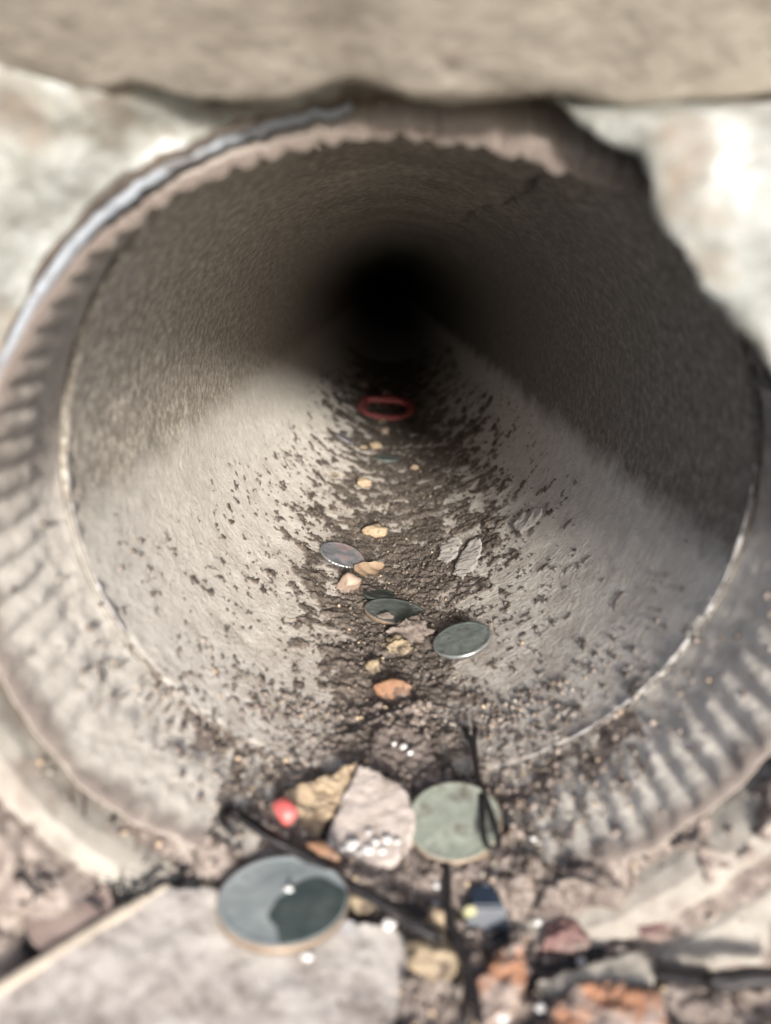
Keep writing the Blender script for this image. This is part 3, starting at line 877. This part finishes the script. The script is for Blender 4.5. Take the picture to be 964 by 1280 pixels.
pipe_coin(578, 800, 17.6, M['coin_grey'], M['silver_edge'], 'clean grey green coin with a bright silver rim, lying right of the dirt', tilt=(0.0, -0.10), lift=2.2, seed=3)
pipe_coin(494, 765, 20.5, M['coin_grey'], M['copper_edge'], 'grey green coin with its near edge buried in brown dirt', tilt=(0.10, 0.02), lift=1.8, seed=9)
pipe_coin(474, 744, 11.5, M['coin_dark'], M['coin_dark'], 'small dark green coin showing behind the half buried coin', tilt=(0.02, 0.10), lift=1.4, seed=14)
pipe_coin(428, 694, 17.2, M['coin_blue'], M['silver_edge'], 'tarnished blue grey coin with pink streaks and a notched edge', tilt=(-0.02, -0.14), lift=2.8, reeds=36, seed=21, turn=0.6)
pipe_coin(484, 573, 15.5, M['coin_grey'], M['coin_grey'], 'dim grey coin lying flat deep in the pipe nearer than the red ring', lift=1.3, seed=30)
pipe_coin(431, 548, 13.0, M['coin_blue'], M['coin_blue'], 'faint blue grey coin on the left slope deep in the pipe', lift=1.2, seed=35)
Pc = on_heap(568, 1027, 2.0, 6)
bed_disc(Pc, (-0.10, -0.22, 1), 9.5, 0.9)
coin('coin', Pc, (-0.10, -0.22, 1), 19.0, 1.3, M['coin_green'], M['copper_edge'], 'pale green coin beneath the thin looped hairpin', G_C, seed=44)

# ---- pale slab filling the lower left corner, and the coin lying on its far edge
SLZ, SLX, SLY = -62.4, -0.2, 0.2          # the slab leans on the cement at its far left corner
pol = plane_poly(ragged([(212, 1103), (262, 1108), (330, 1126), (430, 1146), (490, 1156), (511, 1170), (515, 1196), (502, 1250), (470, 1330), (380, 1400), (-120, 1400), (-120, 1300), (60, 1197)], 2.2, 9), SLZ, SLX, SLY)
bed_poly(pol, 1.0)
ps = empty('pale_slab', np.mean(pol, 0), 'big pale dirty slab with a rounded corner and bluish stains in the lower left corner', 'slab')
slab('slab_body', pol, 3.0, M['card'], ps, np.mean(pol, 0), rough=0.45, freq=8, bev=0.5, seed=46, cuts=6)
ed = plane_poly([(211, 1106), (160, 1137), (110, 1168), (60, 1199), (0, 1236), (-60, 1272)], SLZ - 0.4, SLX, SLY)
tube('slab_edge', ed, 1.3, M['cream_edge'], ps, np.mean(pol, 0), taper=[0.5, 1, 1.1, 1, 1, 1])
Pd = plane_poly([(354, 1126)], SLZ + 3.4, SLX, SLY)[0]
bed_disc(Pd, (0.03, 0.08, 1), 11.2, 1.2)
cr_ = coin('coin', Pd, (0.03, 0.08, 1), 22.4, 1.5, M['coin_shiny'], M['copper_edge'], 'big blue grey coin with a painted dark teal reflection and copper rim by the pale slab', G_C, wear=0.05, seed=50)
# dark reflection painted as a thin skin on the coin's face
Bm = np.array(basis((0.03, 0.08, 1)))
a = np.linspace(0, 2 * math.pi, 60, endpoint=False)
rr_ = np.linspace(0.001, 1, 14)
Rg, Ag = np.meshgrid(rr_, a, indexing='ij')
bl = 1 + 0.12 * fbm(np.stack([np.cos(Ag) * 1.6, np.sin(Ag) * 1.6, 0 * Ag], -1), 3)
Xp = 5.6 + Rg * bl * 7.0 * np.cos(Ag); Yp = -3.6 + Rg * bl * 8.5 * np.sin(Ag)
rc = np.hypot(Xp, Yp); sc_ = np.minimum(1, 10.85 / np.maximum(rc, 1e-6)); Xp *= sc_; Yp *= sc_
Vp = np.stack([Xp, Yp, 0.80 + 0.08 * np.sqrt(np.clip(1 - Rg, 0, 1)) + 0.05 * fbm(np.stack([Xp, Yp, 0 * Xp], -1) / 2, 3) * (1 - Rg)], -1).reshape(-1, 3) @ Bm.T + Pd
mesh_np('reflection_patch', Vp, grid_faces(14, 60, wrap=True), M['coin_reflection'], cr_, origin=Pd)
Pe = on_heap(88, 1143, 3.6, 6)
bed_disc(Pe, (0.25, -0.35, 1), 6.8, 1.0)
coin('coin', Pe, (0.25, -0.35, 1), 13.5, 1.8, M['coin_mauve'], M['black'], 'plain mauve brown disc with a dark rim, leaning at the left beside the pale slab', G_C, seed=61)

# ---- red ring deep in the pipe: a flat elongated loop
P = on_pipe(483, 511, R0 - 4.5)
na, nb_ = 96, 14
a = np.linspace(0, 2 * math.pi, na, endpoint=False)
b = np.linspace(0, 2 * math.pi, nb_, endpoint=False)
def sup(a, rx, ry, e):
    return np.stack([rx * np.sign(np.cos(a)) * np.abs(np.cos(a)) ** e, ry * np.sign(np.sin(a)) * np.abs(np.sin(a)) ** e], -1)
o1, i1 = sup(a, 24.5, 34.0, 0.85), sup(a, 16.0, 20.0, 0.5)
mid, half = (o1 + i1) / 2, (o1 - i1) / 2
V = np.zeros((na, nb_, 3))
V[..., :2] = mid[:, None] + half[:, None] * np.cos(b)[None, :, None]
V[..., 2] = 3.2 * np.sin(b)[None] + 1.0 * np.sin(a)[:, None]
Bm = np.array(basis((0.06, -0.10, 1)))
ringo = mesh_np('rubber_ring', V.reshape(-1, 3) @ Bm.T + P, grid_faces(na, nb_, wrap=True), M['red_ring'], None, origin=P)
# close the loop the long way round
me = ringo.data
bmx = bmesh.new(); bmx.from_mesh(me); bmx.verts.ensure_lookup_table()
for j in range(nb_):
    bmx.faces.new([bmx.verts[k] for k in ((na - 1) * nb_ + j, (na - 1) * nb_ + (j + 1) % nb_, (j + 1) % nb_, j)])
bmesh.ops.recalc_face_normals(bmx, faces=bmx.faces)
bmx.to_mesh(me); bmx.free()
me.polygons.foreach_set('use_smooth', [True] * len(me.polygons))
tag(ringo, 'red rubber ring with a slot lying deep in the dark of the pipe', 'rubber ring')

# ---- pebbles and crumbs along the invert
PB = [(470, 669, 11.5, 7.5, 'tan', 'pitted tan pebble with a dark crack, behind the notched coin', 3, 0.3),
      (455, 608, 9.5, 9, 'tan', 'tan lumpy pebble standing alone midway down the pipe', 5, 0.5),
      (469, 560, 9, 8, 'tan', 'tan crumb just left of the dim grey coin', 8, 0.2),
      (455, 561, 5.5, 5, 'tan', 'smaller tan crumb touching the lump beside the dim grey coin', 9, 0.9),
      (478, 529, 8, 8, 'yellow', 'yellowish pebble just in front of the red ring', 11, 0.1),
      (482, 541, 8.5, 6, 'pink_tan', 'pinkish pebble between the yellowish pebble and the tan crumb', 12, 0.7),
      (519, 586, 5.5, 5, 'tan', 'lone small tan pebble right of the dim grey coin', 15, 0.4),
      (419, 596, 4.5, 4, 'yellow', 'tiny yellowish pebble left of the lumpy tan pebble', 17, 1.4),
      (484, 493, 9, 8, 'pink_tan', 'pale crumb behind the red ring', 19, 0.6),
      (455, 482, 9, 7, 'pink_tan', 'faint crumb deepest in the pipe, left of the red ring', 22, 0.2)]
for px, py, ww, hh, mt, lb, sd_, rt in PB:
    tagged_rock('pebble', M[mt], px, py, ww, hh, 0.62, lb, seed=sd_, rot=rt, group='pebbles along the pipe', amp=0.32, freq=2.0, facets=9)
tagged_rock('pebble', M['pink_tan'], 436, 734, 10.5, 9.5, 0.8, 'smooth faceted pinkish pebble below the notched coin', seed=31, rot=0.5, group='pebbles along the pipe', amp=0.10, facets=12, sub=3)
tagged_rock('rust_chip', M['rust'], 492, 868, 12.5, 7, 0.5, 'flat rusty orange chip lying across the dirt below the coins', 'rust chip', seed=33, rot=-0.45, amp=0.25, facets=8)
tagged_rock('clay_lump', M['dirt2'], 508, 796, 13.5, 12, 0.55, 'crumbly brown lump burying the edge of the grey green coin', 'clay lump', seed=35, amp=0.45, freq=2.6, sub=4)
tagged_rock('clay_lump', M['yellow'], 497, 812, 9, 8, 0.5, 'paler crumbly lump just below the brown lump and coin', 'clay lump', seed=36, amp=0.45, freq=2.6, sub=4)
tagged_rock('clay_lump', M['dirt2'], 480, 776, 7, 6, 0.6, 'small grey lump sitting on the edge of the half buried coin', 'clay lump', seed=37, amp=0.2, freq=2.0, sub=3)
tagged_rock('crumb', M['yellow'], 468, 838, 5.0, 4.5, 0.9, 'orange and white speckled crumb above the rusty chip', 'crumb', seed=38, amp=0.4, freq=3)
# curled dry leaf bit
P = on_pipe(461, 713, R0 - 2.2)
uu, vv_ = np.meshgrid(np.linspace(-1, 1, 24), np.linspace(-1, 1, 10), indexing='ij')
wl = 3.0 * np.sqrt(np.clip(1 - uu ** 2, 0, 1)) * (1 - 0.2 * uu)
Lf = np.stack([6.2 * uu, wl * vv_ * 1.1, 1.1 * vv_ ** 2 + 0.9 * uu ** 2 + 0.25 * np.sin(uu * 9 + vv_ * 3)], -1)
Lf2 = np.concatenate([Lf.reshape(-1, 3), Lf.reshape(-1, 3) - [0, 0, 0.35]], 0)
fcs = grid_faces(24, 10)
ce, se = math.cos(0.35), math.sin(0.35)
Lf2 = Lf2 @ np.array([[ce, se, 0], [-se, ce, 0], [0, 0, 1]])
leaf = mesh_np('dry_leaf', Lf2 @ np.array(basis(pipe_normal(P) + [0, -0.5, 0])).T + P, np.concatenate([fcs, fcs[:, ::-1] + 240], 0), M['leaf'], None, origin=P)
tag(leaf, 'curled brown scrap of dry leaf between the notched coin and pinkish pebble', 'leaf scrap')

# ---- grey flakes of scale lifting off the invert
FL = [((566, 716), (574, 692), (586, 677), (600, 673), (603, 684), (592, 706), (578, 722)), ((546, 698), (552, 678), (566, 670), (577, 674), (572, 692), (558, 704)), ((640, 655), (655, 640), (676, 634), (668, 652), (650, 664))]
FLAB = ['long upright grey flake right of the notched coin', 'short grey flake left of the long upright flake', 'pale grey flake on the right slope above the long flake']
for k, (poly, lb) in enumerate(zip(FL, FLAB)):
    poly = ragged(poly, 2.2, 90 + k)
    top = [on_pipe(x, y, R0 - 1.0 - 0.5 * (0.5 + 0.5 * math.sin(i * 0.9))) for i, (x, y) in enumerate(poly)]
    c_ = np.mean(top, 0)
    o = slab('scale_flake', top, 1.2, M['flake'], None, c_, rough=0.4, freq=2.5, bev=0.12, seed=k * 7, cuts=3, down=-pipe_normal(c_))
    tag(o, lb, 'flake', 'flakes of scale on the invert')

# ---- broken stones on the lip
def heap_poly(pix, up, r=3):
    return [on_heap(x, y, up, r) for x, y in pix]
pol = lip_poly(ragged([(450, 952), (478, 965), (508, 985), (522, 1020), (512, 1058), (488, 1080), (440, 1078), (402, 1056), (420, 1010), (436, 975)], 2.5, 1), 2.6, 0.05, 0.22)
st = empty('broken_stone', np.mean(pol, 0), 'pale pinkish wedge of stone with white crystals left of the pale green coin', 'stone')
slab('stone_body', pol, 4.5, M['slabstone'], st, np.mean(pol, 0), rough=0.3, freq=4, bev=0.5, seed=3)
for k, (x, y, r_) in enumerate([(440, 1057, 1.7), (413, 1055, 1.0), (427, 1062, 0.9), (460, 1062, 1.3), (470, 1052, 1.0), (484, 1049, 1.1), (497, 1052, 0.8), (462, 1040, 0.9), (450, 1066, 0.8), (478, 1064, 0.9)]):
    q0 = np.mean(pol, 0); p_ = plane_poly([(x, y)], q0[2] + 0.4 - 0.05 * q0[0] - 0.22 * q0[1], 0.05, 0.22)[0]
    bm = rock_mesh(2, (r_, r_ * 0.8, r_ * 0.6), 2, 0.2, 70 + k, facets=5)
    bmesh.ops.translate(bm, verts=bm.verts, vec=Vector(p_))
    bm_obj('crystal', bm, M['grain'], st, np.mean(pol, 0))
pol = lip_poly(ragged([(350, 990), (380, 978), (420, 962), (446, 950), (436, 978), (418, 1012), (398, 1052), (376, 1040), (356, 1016)], 3, 2), 2.6, -0.10, 0.22)
tag(slab('broken_stone', pol, 4.0, M['tan'], None, np.mean(pol, 0), rough=0.8, freq=3, bev=0.5, seed=8), 'crumbly tan stone left of the dark crack and above the red bead', 'stone')
pol = lip_poly(ragged([(468, 912), (500, 898), (530, 915), (548, 950), (520, 970), (490, 958), (462, 940)], 3, 3), 2.0, 0.0, 0.12)
pol_c = pol
tag(slab('broken_stone', pol, 3.0, M['dirt2'], None, np.mean(pol, 0), rough=0.9, freq=3, bev=0.5, seed=12), 'brown dirt caked stone with a white crystal cluster below the rusty chip', 'stone')
# white crystals on it, and single bright grains
GR = [(505, 935, 1.4, 'small cluster grain of white crystal on the brown caked stone'), (493, 931, 1.0, 'white grain left end of the crystal cluster on brown stone'), (513, 942, 1.1, 'lower white grain of the crystal cluster on brown stone'), (553, 921, 1.3, 'bright white grain left of the hairpin tips'),
      (667, 1050, 1.2, 'bright white grain on the ribs right of the pale green coin'), (385, 1196, 1.6, 'bright white oval grain on the pale slab'), (548, 1108, 1.5, 'round white grain left of the upright black hairpin'), (545, 1131, 0.9, 'tiny white grain below the round white grain by the black hairpin'),
      (608, 1110, 1.2, 'pinkish white grain on top of the navy chip'), (672, 1155, 1.3, 'glassy round grain right of the navy chip'), (726, 1204, 1.4, 'glassy round grain on the pale flat shard'), (820, 1266, 1.9, 'large white grain below the black stick at the right'),
      (262, 1111, 1.3, 'pale round grain left of the big blue grey coin'), (388, 1094, 1.2, 'cream grain at the top edge of the big blue grey coin'), (362, 1112, 1.3, 'cream grain lying on the big blue grey coin'), (488, 1158, 2.2, 'white chip on the corner of the pale slab'),
      (622, 1275, 2.6, 'broad bluish white chip at the bottom edge of the picture'), (676, 1262, 1.3, 'glassy round grain between the two brick pieces')]
for k, (x, y, r_, lb) in enumerate(GR):
    P = on_heap(x, y, 0.3) if not (1150 < y < 1200 and x < 500) else plane_poly([(x, y)], SLZ + 0.1, SLX, SLY)[0]
    if (x, y) == (362, 1112): P = Pd + np.array([0.8, 2.0, 0.45])
    if (x, y) in ((505, 935), (493, 931), (513, 942)): P = plane_poly([(x, y)], np.mean(pol_c, 0)[2] + 0.5)[0]
    o = rock('white_grain', M['grain'], P, (r_ * 0.72, r_ * 0.62, r_ * 0.55), sub=2, amp=0.12, seed=200 + k, facets=5, sink=0.3)
    tag(o, lb, 'grain', 'bright white grains in the dirt')

# ---- red bead, rust bits, clay
P = on_heap(358, 1027, 0.6)
o = rock('red_bead', M['red'], P, (3.3, 2.7, 2.9), rot=(0.3, 0.2, -0.5), sub=4, amp=0.06, freq=1.0, seed=5, facets=3, sink=0.15)
tag(o, 'glossy red oval bead beside the long bobby pin', 'bead')
tagged_rock('rust_chip', M['rust'], 401, 1081, 8.5, 5.0, 0.55, 'orange rust flake on the long bobby pin above the big coin', 'rust chip', where='heap', seed=41, rot=-0.6, sink=0.05)
tagged_rock('pebble', M['yellow'], 345, 1098, 3.2, 3.0, 0.8, 'small yellow pebble just above the big blue grey coin', where='heap', seed=43, group='pebbles on the lip')
tagged_rock('pebble', M['yellow'], 259, 1112, 4.0, 4.6, 0.8, 'yellow pebble touching the left side of the big coin', where='heap', seed=44, group='pebbles on the lip')
tagged_rock('pebble', M['yellow'], 452, 1130, 5.5, 7, 0.7, 'orange yellow pebble at the right of the big coin', where='heap', seed=45, group='pebbles on the lip')
tagged_rock('pebble', M['tan'], 547, 1163, 5.2, 5.0, 0.8, 'round tan pebble left of the upright black hairpin', where='heap', seed=46, group='pebbles on the lip', sink=0.0)
tagged_rock('pebble', M['yellow'], 545, 1214, 10.0, 8.5, 0.7, 'large yellow brown rock between the pale slab and black hairpin', where='heap', seed=47, group='pebbles on the lip', sub=4, amp=0.3, sink=0.1)
tagged_rock('clay_lump', M['red_clay'], 712, 1183, 10, 7.5, 0.45, 'soft reddish clay lump right of the navy chip', 'clay lump', where='heap', seed=49, sub=4, amp=0.35)
tagged_rock('clay_lump', M['red_clay'], 818, 1164, 5.5, 5, 0.35, 'small reddish clay smear on the pale grooved cement at right', 'clay lump', where='heap', seed=50, sub=3, amp=0.3)
tagged_rock('clay_lump', M['dirt2'], 742, 1120, 12, 8, 0.5, 'brown clod on the lip right of the pale green coin', 'clay lump', where='heap', seed=51, sub=4, amp=0.4, freq=2.4)
tagged_rock('clay_lump', M['dirt2'], 690, 1130, 9, 6, 0.5, 'smaller brown clod left of the brown clod on the lip', 'clay lump', where='heap', seed=52, sub=4, amp=0.4, freq=2.4)
pol = lip_poly(ragged([(596, 1222), (628, 1178), (652, 1172), (660, 1200), (650, 1240), (622, 1282), (594, 1276)], 3, 4), 3.4, 0.06, 0.15)
tag(slab('brick_piece', pol, 4.5, M['brick'], None, np.mean(pol, 0), rough=0.9, freq=3.5, bev=0.7, seed=16), 'upright orange and tan brick piece right of the black hairpin', 'brick piece')
pol = lip_poly(ragged([(688, 1252), (712, 1226), (770, 1222), (822, 1236), (838, 1290), (690, 1296)], 4, 5), 2.6, 0.0, 0.15)
tag(slab('brick_piece', pol, 4.5, M['brick'], None, np.mean(pol, 0), rough=0.9, freq=4, bev=0.8, seed=26), 'wide orange brick piece below the pale flat shard', 'brick piece')
pol = lip_poly(ragged([(672, 1222), (760, 1196), (800, 1184), (822, 1208), (818, 1228), (760, 1224), (688, 1240)], 1.5, 6), 2.8, 0.0, 0.15)
tag(slab('flat_shard', pol, 2.0, M['shard'], None, np.mean(pol, 0), rough=0.35, freq=5, bev=0.35, seed=36), 'pale flat pointed shard lying above the wide orange brick piece', 'shard')

# ---- navy chip with a cream face
P = on_heap(606, 1150, 0.0)
nv = empty('plastic_chip', P, 'dark navy four sided plastic chip with a cream corner', 'plastic chip')
bm = bmesh.new()
lo = [(-4.2, -3.4, 0), (4.6, -2.6, 0), (3.4, 3.6, 0), (-3.4, 3.0, 0)]
hi = [(-2.6, -1.4, 4.4), (3.4, -1.0, 4.0), (1.6, 3.0, 5.0), (-2.2, 2.6, 5.2)]
A = [bm.verts.new(p) for p in lo]; B = [bm.verts.new(p) for p in hi]
bm.faces.new(A[::-1]); bm.faces.new(B)
for k in range(4): bm.faces.new([A[k], A[(k + 1) % 4], B[(k + 1) % 4], B[k]])
bmesh.ops.bevel(bm, geom=list(bm.edges), offset=0.35, segments=3, affect='EDGES')
bmesh.ops.translate(bm, verts=bm.verts, vec=Vector(P))
bm_obj('chip_body', bm, M['navy'], nv, P, shade=False)
bm = bmesh.new()
bmesh.ops.create_icosphere(bm, subdivisions=3, radius=1)
bmesh.ops.scale(bm, verts=bm.verts, vec=(1.5, 1.0, 2.1))
bmesh.ops.rotate(bm, verts=bm.verts, matrix=Euler((0.3, -0.3, 0)).to_matrix())
bmesh.ops.translate(bm, verts=bm.verts, vec=Vector(P) + Vector((-2.7, -1.0, 2.6)))
bm_obj('cream_corner', bm, M['cream'], nv, P)

# ---- hairpins, sticks, lint
def laid(pix, up0, up1):
    """a stiff thin thing: its height runs evenly from one end to the other, above the dirt beneath it"""
    za = on_heap(*pix[0], 0, 4)[2]; zb = on_heap(pix[-1][0], min(pix[-1][1], 1275), 0, 4)[2]
    n_ = len(pix)
    lift_ = 0.0
    for k, (x, y) in enumerate(pix):
        z = za + (zb - za) * k / (n_ - 1)
        P = on_z(x, y, z)
        lift_ = max(lift_, min(heap_smooth(P[0], P[1], 1.5) - z, 3.0))
    return [on_z(x, y, za + (zb - za) * k / (n_ - 1) + lift_ * 0.8 + up0 + (up1 - up0) * k / (n_ - 1)) for k, (x, y) in enumerate(pix)]

def hp(pix, up):
    return laid(pix, up * 0.55, up * 0.55)
leg1 = hp([(286, 1036), (279, 1026), (278, 1017), (286, 1013), (298, 1018), (318, 1032), (345, 1050), (375, 1066), (405, 1084), (440, 1108), (480, 1130), (512, 1152), (538, 1166), (548, 1172)], 3.6)
c_ = np.mean(leg1, 0)
bp_ = empty('bobby_pin', c_, 'long black bobby pin with a bent loop running past the red bead and big coin', 'hairpin', 'black hairpins')
tube('pin_leg', leg1, 1.1, M['black'], bp_, c_, taper=[.8, .9, 1, 1, 1.2, 1.1, 1, 1.3, 1])
tube('pin_leg', hp([(300, 1022), (330, 1044), (360, 1058), (392, 1072), (430, 1098)], 4.0), 0.65, M['black'], bp_, c_)
tube('pin_leg', hp([(470, 1126), (500, 1132), (530, 1142), (552, 1152)], 4.2), 0.7, M['black'], bp_, c_)
tube('pin_leg', hp([(281, 1024), (288, 1036), (294, 1046)], 3.2), 0.55, M['black'], bp_, c_)

def lifted(pix, z0, z1):
    return laid(pix, z0 * 0.35, z1 * 0.35)
a1 = lifted([(582, 912), (588, 925), (594, 950), (599, 985), (603, 1015), (604, 1040), (608, 1056), (616, 1061), (623, 1056), (620, 1036), (611, 1008), (603, 985)], 6.0, 9.0)
c_ = np.mean(a1, 0)
hp2 = empty('hairpin', c_, 'thin dark looped hairpin lying over the edge of the pale green coin', 'hairpin', 'black hairpins')
tube('pin_leg', a1, 0.62, M['black'], hp2, c_)
tube('pin_leg', lifted([(594, 912), (593, 930), (595, 952), (598, 972)], 6.5, 7.0), 0.6, M['black'], hp2, c_)
tube('pin_tip', lifted([(581, 911), (586, 922)], 6.0, 6.0), 0.8, M['black'], hp2, c_)
tube('pin_tip', lifted([(594.5, 910), (593, 922)], 6.5, 6.5), 0.8, M['black'], hp2, c_)

a1 = lifted([(559, 1084), (559, 1105), (560, 1140), (566, 1165), (576, 1190), (586, 1216), (594, 1245), (602, 1282)], 2.2, 6.0)
c_ = np.mean(a1, 0)
hp3 = empty('hairpin', c_, 'upright black hairpin with two legs spreading towards the bottom edge', 'hairpin', 'black hairpins')
tube('pin_leg', a1, 0.8, M['black'], hp3, c_, taper=[1, 1.1, 1.2, 1.1, 1, .8])
tube('pin_leg', lifted([(566, 1165), (582, 1192), (584, 1230), (578, 1282)], 3.0, 6.0), 0.65, M['black'], hp3, c_)

a1 = lifted([(822, 1216), (850, 1222), (880, 1225), (905, 1228), (935, 1222), (985, 1222)], 7.0, 8.0)
c_ = np.mean(a1, 0)
stk = empty('black_stick', c_, 'black knotted stick lying at the lower right edge', 'stick')
tube('stick_shaft', a1, 1.3, M['black'], stk, c_, taper=[1, .9, 1, 1.4, 1.3, 1.2])
bm = rock_mesh(3, (2.8, 1.6, 1.5), 2.2, 0.4, 8)
bmesh.ops.translate(bm, verts=bm.verts, vec=Vector(a1[3]))
bm_obj('stick_knot', bm, M['black'], stk, c_)

a1 = lifted([(512, 882), (488, 890), (462, 900), (440, 912), (428, 922)], 0.8, 0.8)  # thin dark strip slanting across the dirt
tag(tube('dark_strip', a1, 0.55, M['black'], None, np.mean(a1, 0), taper=[.5, .9, 1, .7, 1.2]), 'thin dark strip slanting below the rusty orange chip', 'dark_strip', 'dark strips')
a1 = lifted([(446, 954), (434, 985), (418, 1015), (404, 1045), (396, 1062)], 0.9, 1.4)  # black strip in place of the shadow in the crack between the stones
tag(tube('dark_strip', a1, 0.62, M['black'], None, np.mean(a1, 0), taper=[.5, 1, .8, 1.1, .5]), 'thin dark strip standing for the crack shadow between the tan stone and pinkish stone', 'dark_strip', 'dark strips')

def lint(px, py, r_, n_, label, seed):
    rnd = np.random.default_rng(seed)
    P = on_heap(px, py, r_ * 0.4)
    bm = bmesh.new()
    root = None
    Vs, Fs, base_ = [], [], 0
    for k in range(n_):
        p0 = rnd.normal(size=3) * r_ * [0.6, 0.4, 0.25]
        d = rnd.normal(size=3) * [1, 1, 0.4]; d /= np.linalg.norm(d)
        e = rnd.normal(size=3) * 0.6
        L = r_ * rnd.uniform(0.6, 1.6)
        ts_ = np.linspace(-0.5, 0.5, 7)
        Q = p0 + d * L * ts_[:, None] + e * L * (ts_ ** 2)[:, None]
        Q[:, 2] = np.maximum(Q[:, 2], -r_ * 0.35)
        rr2 = rnd.uniform(0.12, 0.35)
        aa = np.linspace(0, 2 * math.pi, 5, endpoint=False)
        s1 = np.cross(d, [0.3, 0.2, 1]); s1 /= np.linalg.norm(s1); s2 = np.cross(d, s1)
        V_ = Q[:, None] + rr2 * (np.cos(aa)[None, :, None] * s1 + np.sin(aa)[None, :, None] * s2)
        Vs.append(V_.reshape(-1, 3)); Fs.append(grid_faces(7, 5, wrap=True) + base_); base_ += 35
    bm.free()
    o = mesh_np('lint_clump', np.concatenate(Vs) + P, np.concatenate(Fs), M['fluff'], None, origin=P)
    return tag(o, label, 'lint', 'clumps of black lint')
lint(150, 1108, 4.2, 46, 'dark fibrous lint clump above the mauve brown disc', 1)
lint(222, 1096, 2.6, 26, 'small black lint tuft at the tip of the pale slab', 2)
lint(50, 1176, 3.6, 40, 'grey black lint clump at the far left below the mauve brown disc', 3)
lint(30, 1106, 4.0, 18, 'thin dark lint strands on the cement at the far left', 4)

heap = mesh_np('dirt_heap', np.stack([X, Y, Zt], -1).reshape(-1, 3), grid_faces(*X.shape), M['dirt2'], None, origin=(0, -30, -70))
tag(heap, kind='stuff')

# ---- loose grit strewn over the dirt and the lip
rnd = np.random.default_rng(5)
def grit(name, n_, mat, smin, smax, seed, near=True):
    rnd = np.random.default_rng(seed)
    bm0 = rock_mesh(1, (1, 1, 0.8), 2, 0.3, seed)
    P0 = np.array([v.co[:] for v in bm0.verts]); bm0.faces.ensure_lookup_table(); F0 = np.array([[v.index for v in f.verts] for f in bm0.faces]); bm0.free()
    Vs, Fs = [], []
    for k in range(n_):
        if near:
            x = rnd.normal(-4, 30); y = rnd.uniform(-58, 25)
            if abs(x) > 70: continue
            z = heap_z(x, y)
        else:
            y = rnd.gamma(2.0, 90.0); t_ = math.radians(-92 + rnd.normal(0, 17))
            j = np.searchsorted(ys_d, y)
            if j >= len(ys_d): continue
            i = min(max(int((math.degrees(t_) + 178) / 0.36), 0), Rd.shape[1] - 1)
            r_ = min(Rd[j, i], R0)
            x, z = r_ * math.cos(t_), r_ * math.sin(t_)
        s_ = smin * (smax / smin) ** (rnd.random() ** 2.2)
        q_ = Euler(rnd.uniform(0, 6, 3)).to_matrix()
        Vs.append(P0 @ np.array(q_).T * s_ + [x, y, z + s_ * 0.3]); Fs.append(F0 + len(P0) * (len(Vs) - 1))
    V_, F_ = np.concatenate(Vs), np.concatenate(Fs)
    o = mesh_np(name, V_, F_, mat, None, origin=(0, 0, -68), shade=False)
    return tag(o, kind='stuff')
ys_d = ys_dirt
grit('brown_grit', 5000, M['dirt2'], 0.18, 1.1, 1)
grit('tan_grit', 900, M['tan'], 0.15, 0.8, 2)
grit('pale_grit', 500, M['shard'], 0.15, 0.7, 3)
grit('dark_grit', 3500, M['dirt'], 0.15, 0.9, 4)
grit('fine_pipe_grit', 4500, M['dirt'], 0.15, 0.7, 6, near=False)
grit('tan_pipe_grit', 160, M['tan'], 0.2, 0.7, 7, near=False)

# fine rootlets and fibres tangled through the foreground dirt
rnd = np.random.default_rng(77)
Vs, Fs = [], []
for k in range(150):
    x, y = rnd.normal(-2, 28), rnd.uniform(-56, 4)
    if abs(x) > 60: continue
    L_ = rnd.uniform(3, 13); a_ = rnd.uniform(0, 6.28); c_ = rnd.normal(0, 0.12)
    Q = []
    for t in np.linspace(0, 1, 9):
        Q.append((x, y, heap_z(x, y) + 0.25 + 0.5 * math.sin(3.1 * t) * rnd.random()))
        x += math.cos(a_) * L_ / 8; y += math.sin(a_) * L_ / 8; a_ += c_ + rnd.normal(0, 0.25)
    Q = np.array(Q)
    aa = np.linspace(0, 2 * math.pi, 4, endpoint=False)
    T_ = np.gradient(Q, axis=0); S_ = np.cross(T_, [0, 0, 1.0]); S_ /= np.linalg.norm(S_, axis=1)[:, None] + 1e-9
    r_ = rnd.uniform(0.08, 0.2)
    V_ = Q[:, None] + r_ * (np.cos(aa)[None, :, None] * S_[:, None] + np.sin(aa)[None, :, None] * np.array([0, 0, 1.0]))
    Fs.append(grid_faces(9, 4, wrap=True) + 36 * len(Vs)); Vs.append(V_.reshape(-1, 3))
o = mesh_np('root_fibres', np.concatenate(Vs), np.concatenate(Fs), material('root_brown', [(0.3, (0.05, 0.036, 0.028)), (0.7, (0.20, 0.15, 0.115))], scale=150, rough=0.9), None, origin=(0, 0, -68))
tag(o, kind='stuff')

#==TAIL
bpy.context.view_layer.update()
for o in list(C.objects):
    if o.parent is None and o.type in {'MESH', 'EMPTY'}:
        o.matrix_world = TILT_M @ o.matrix_world
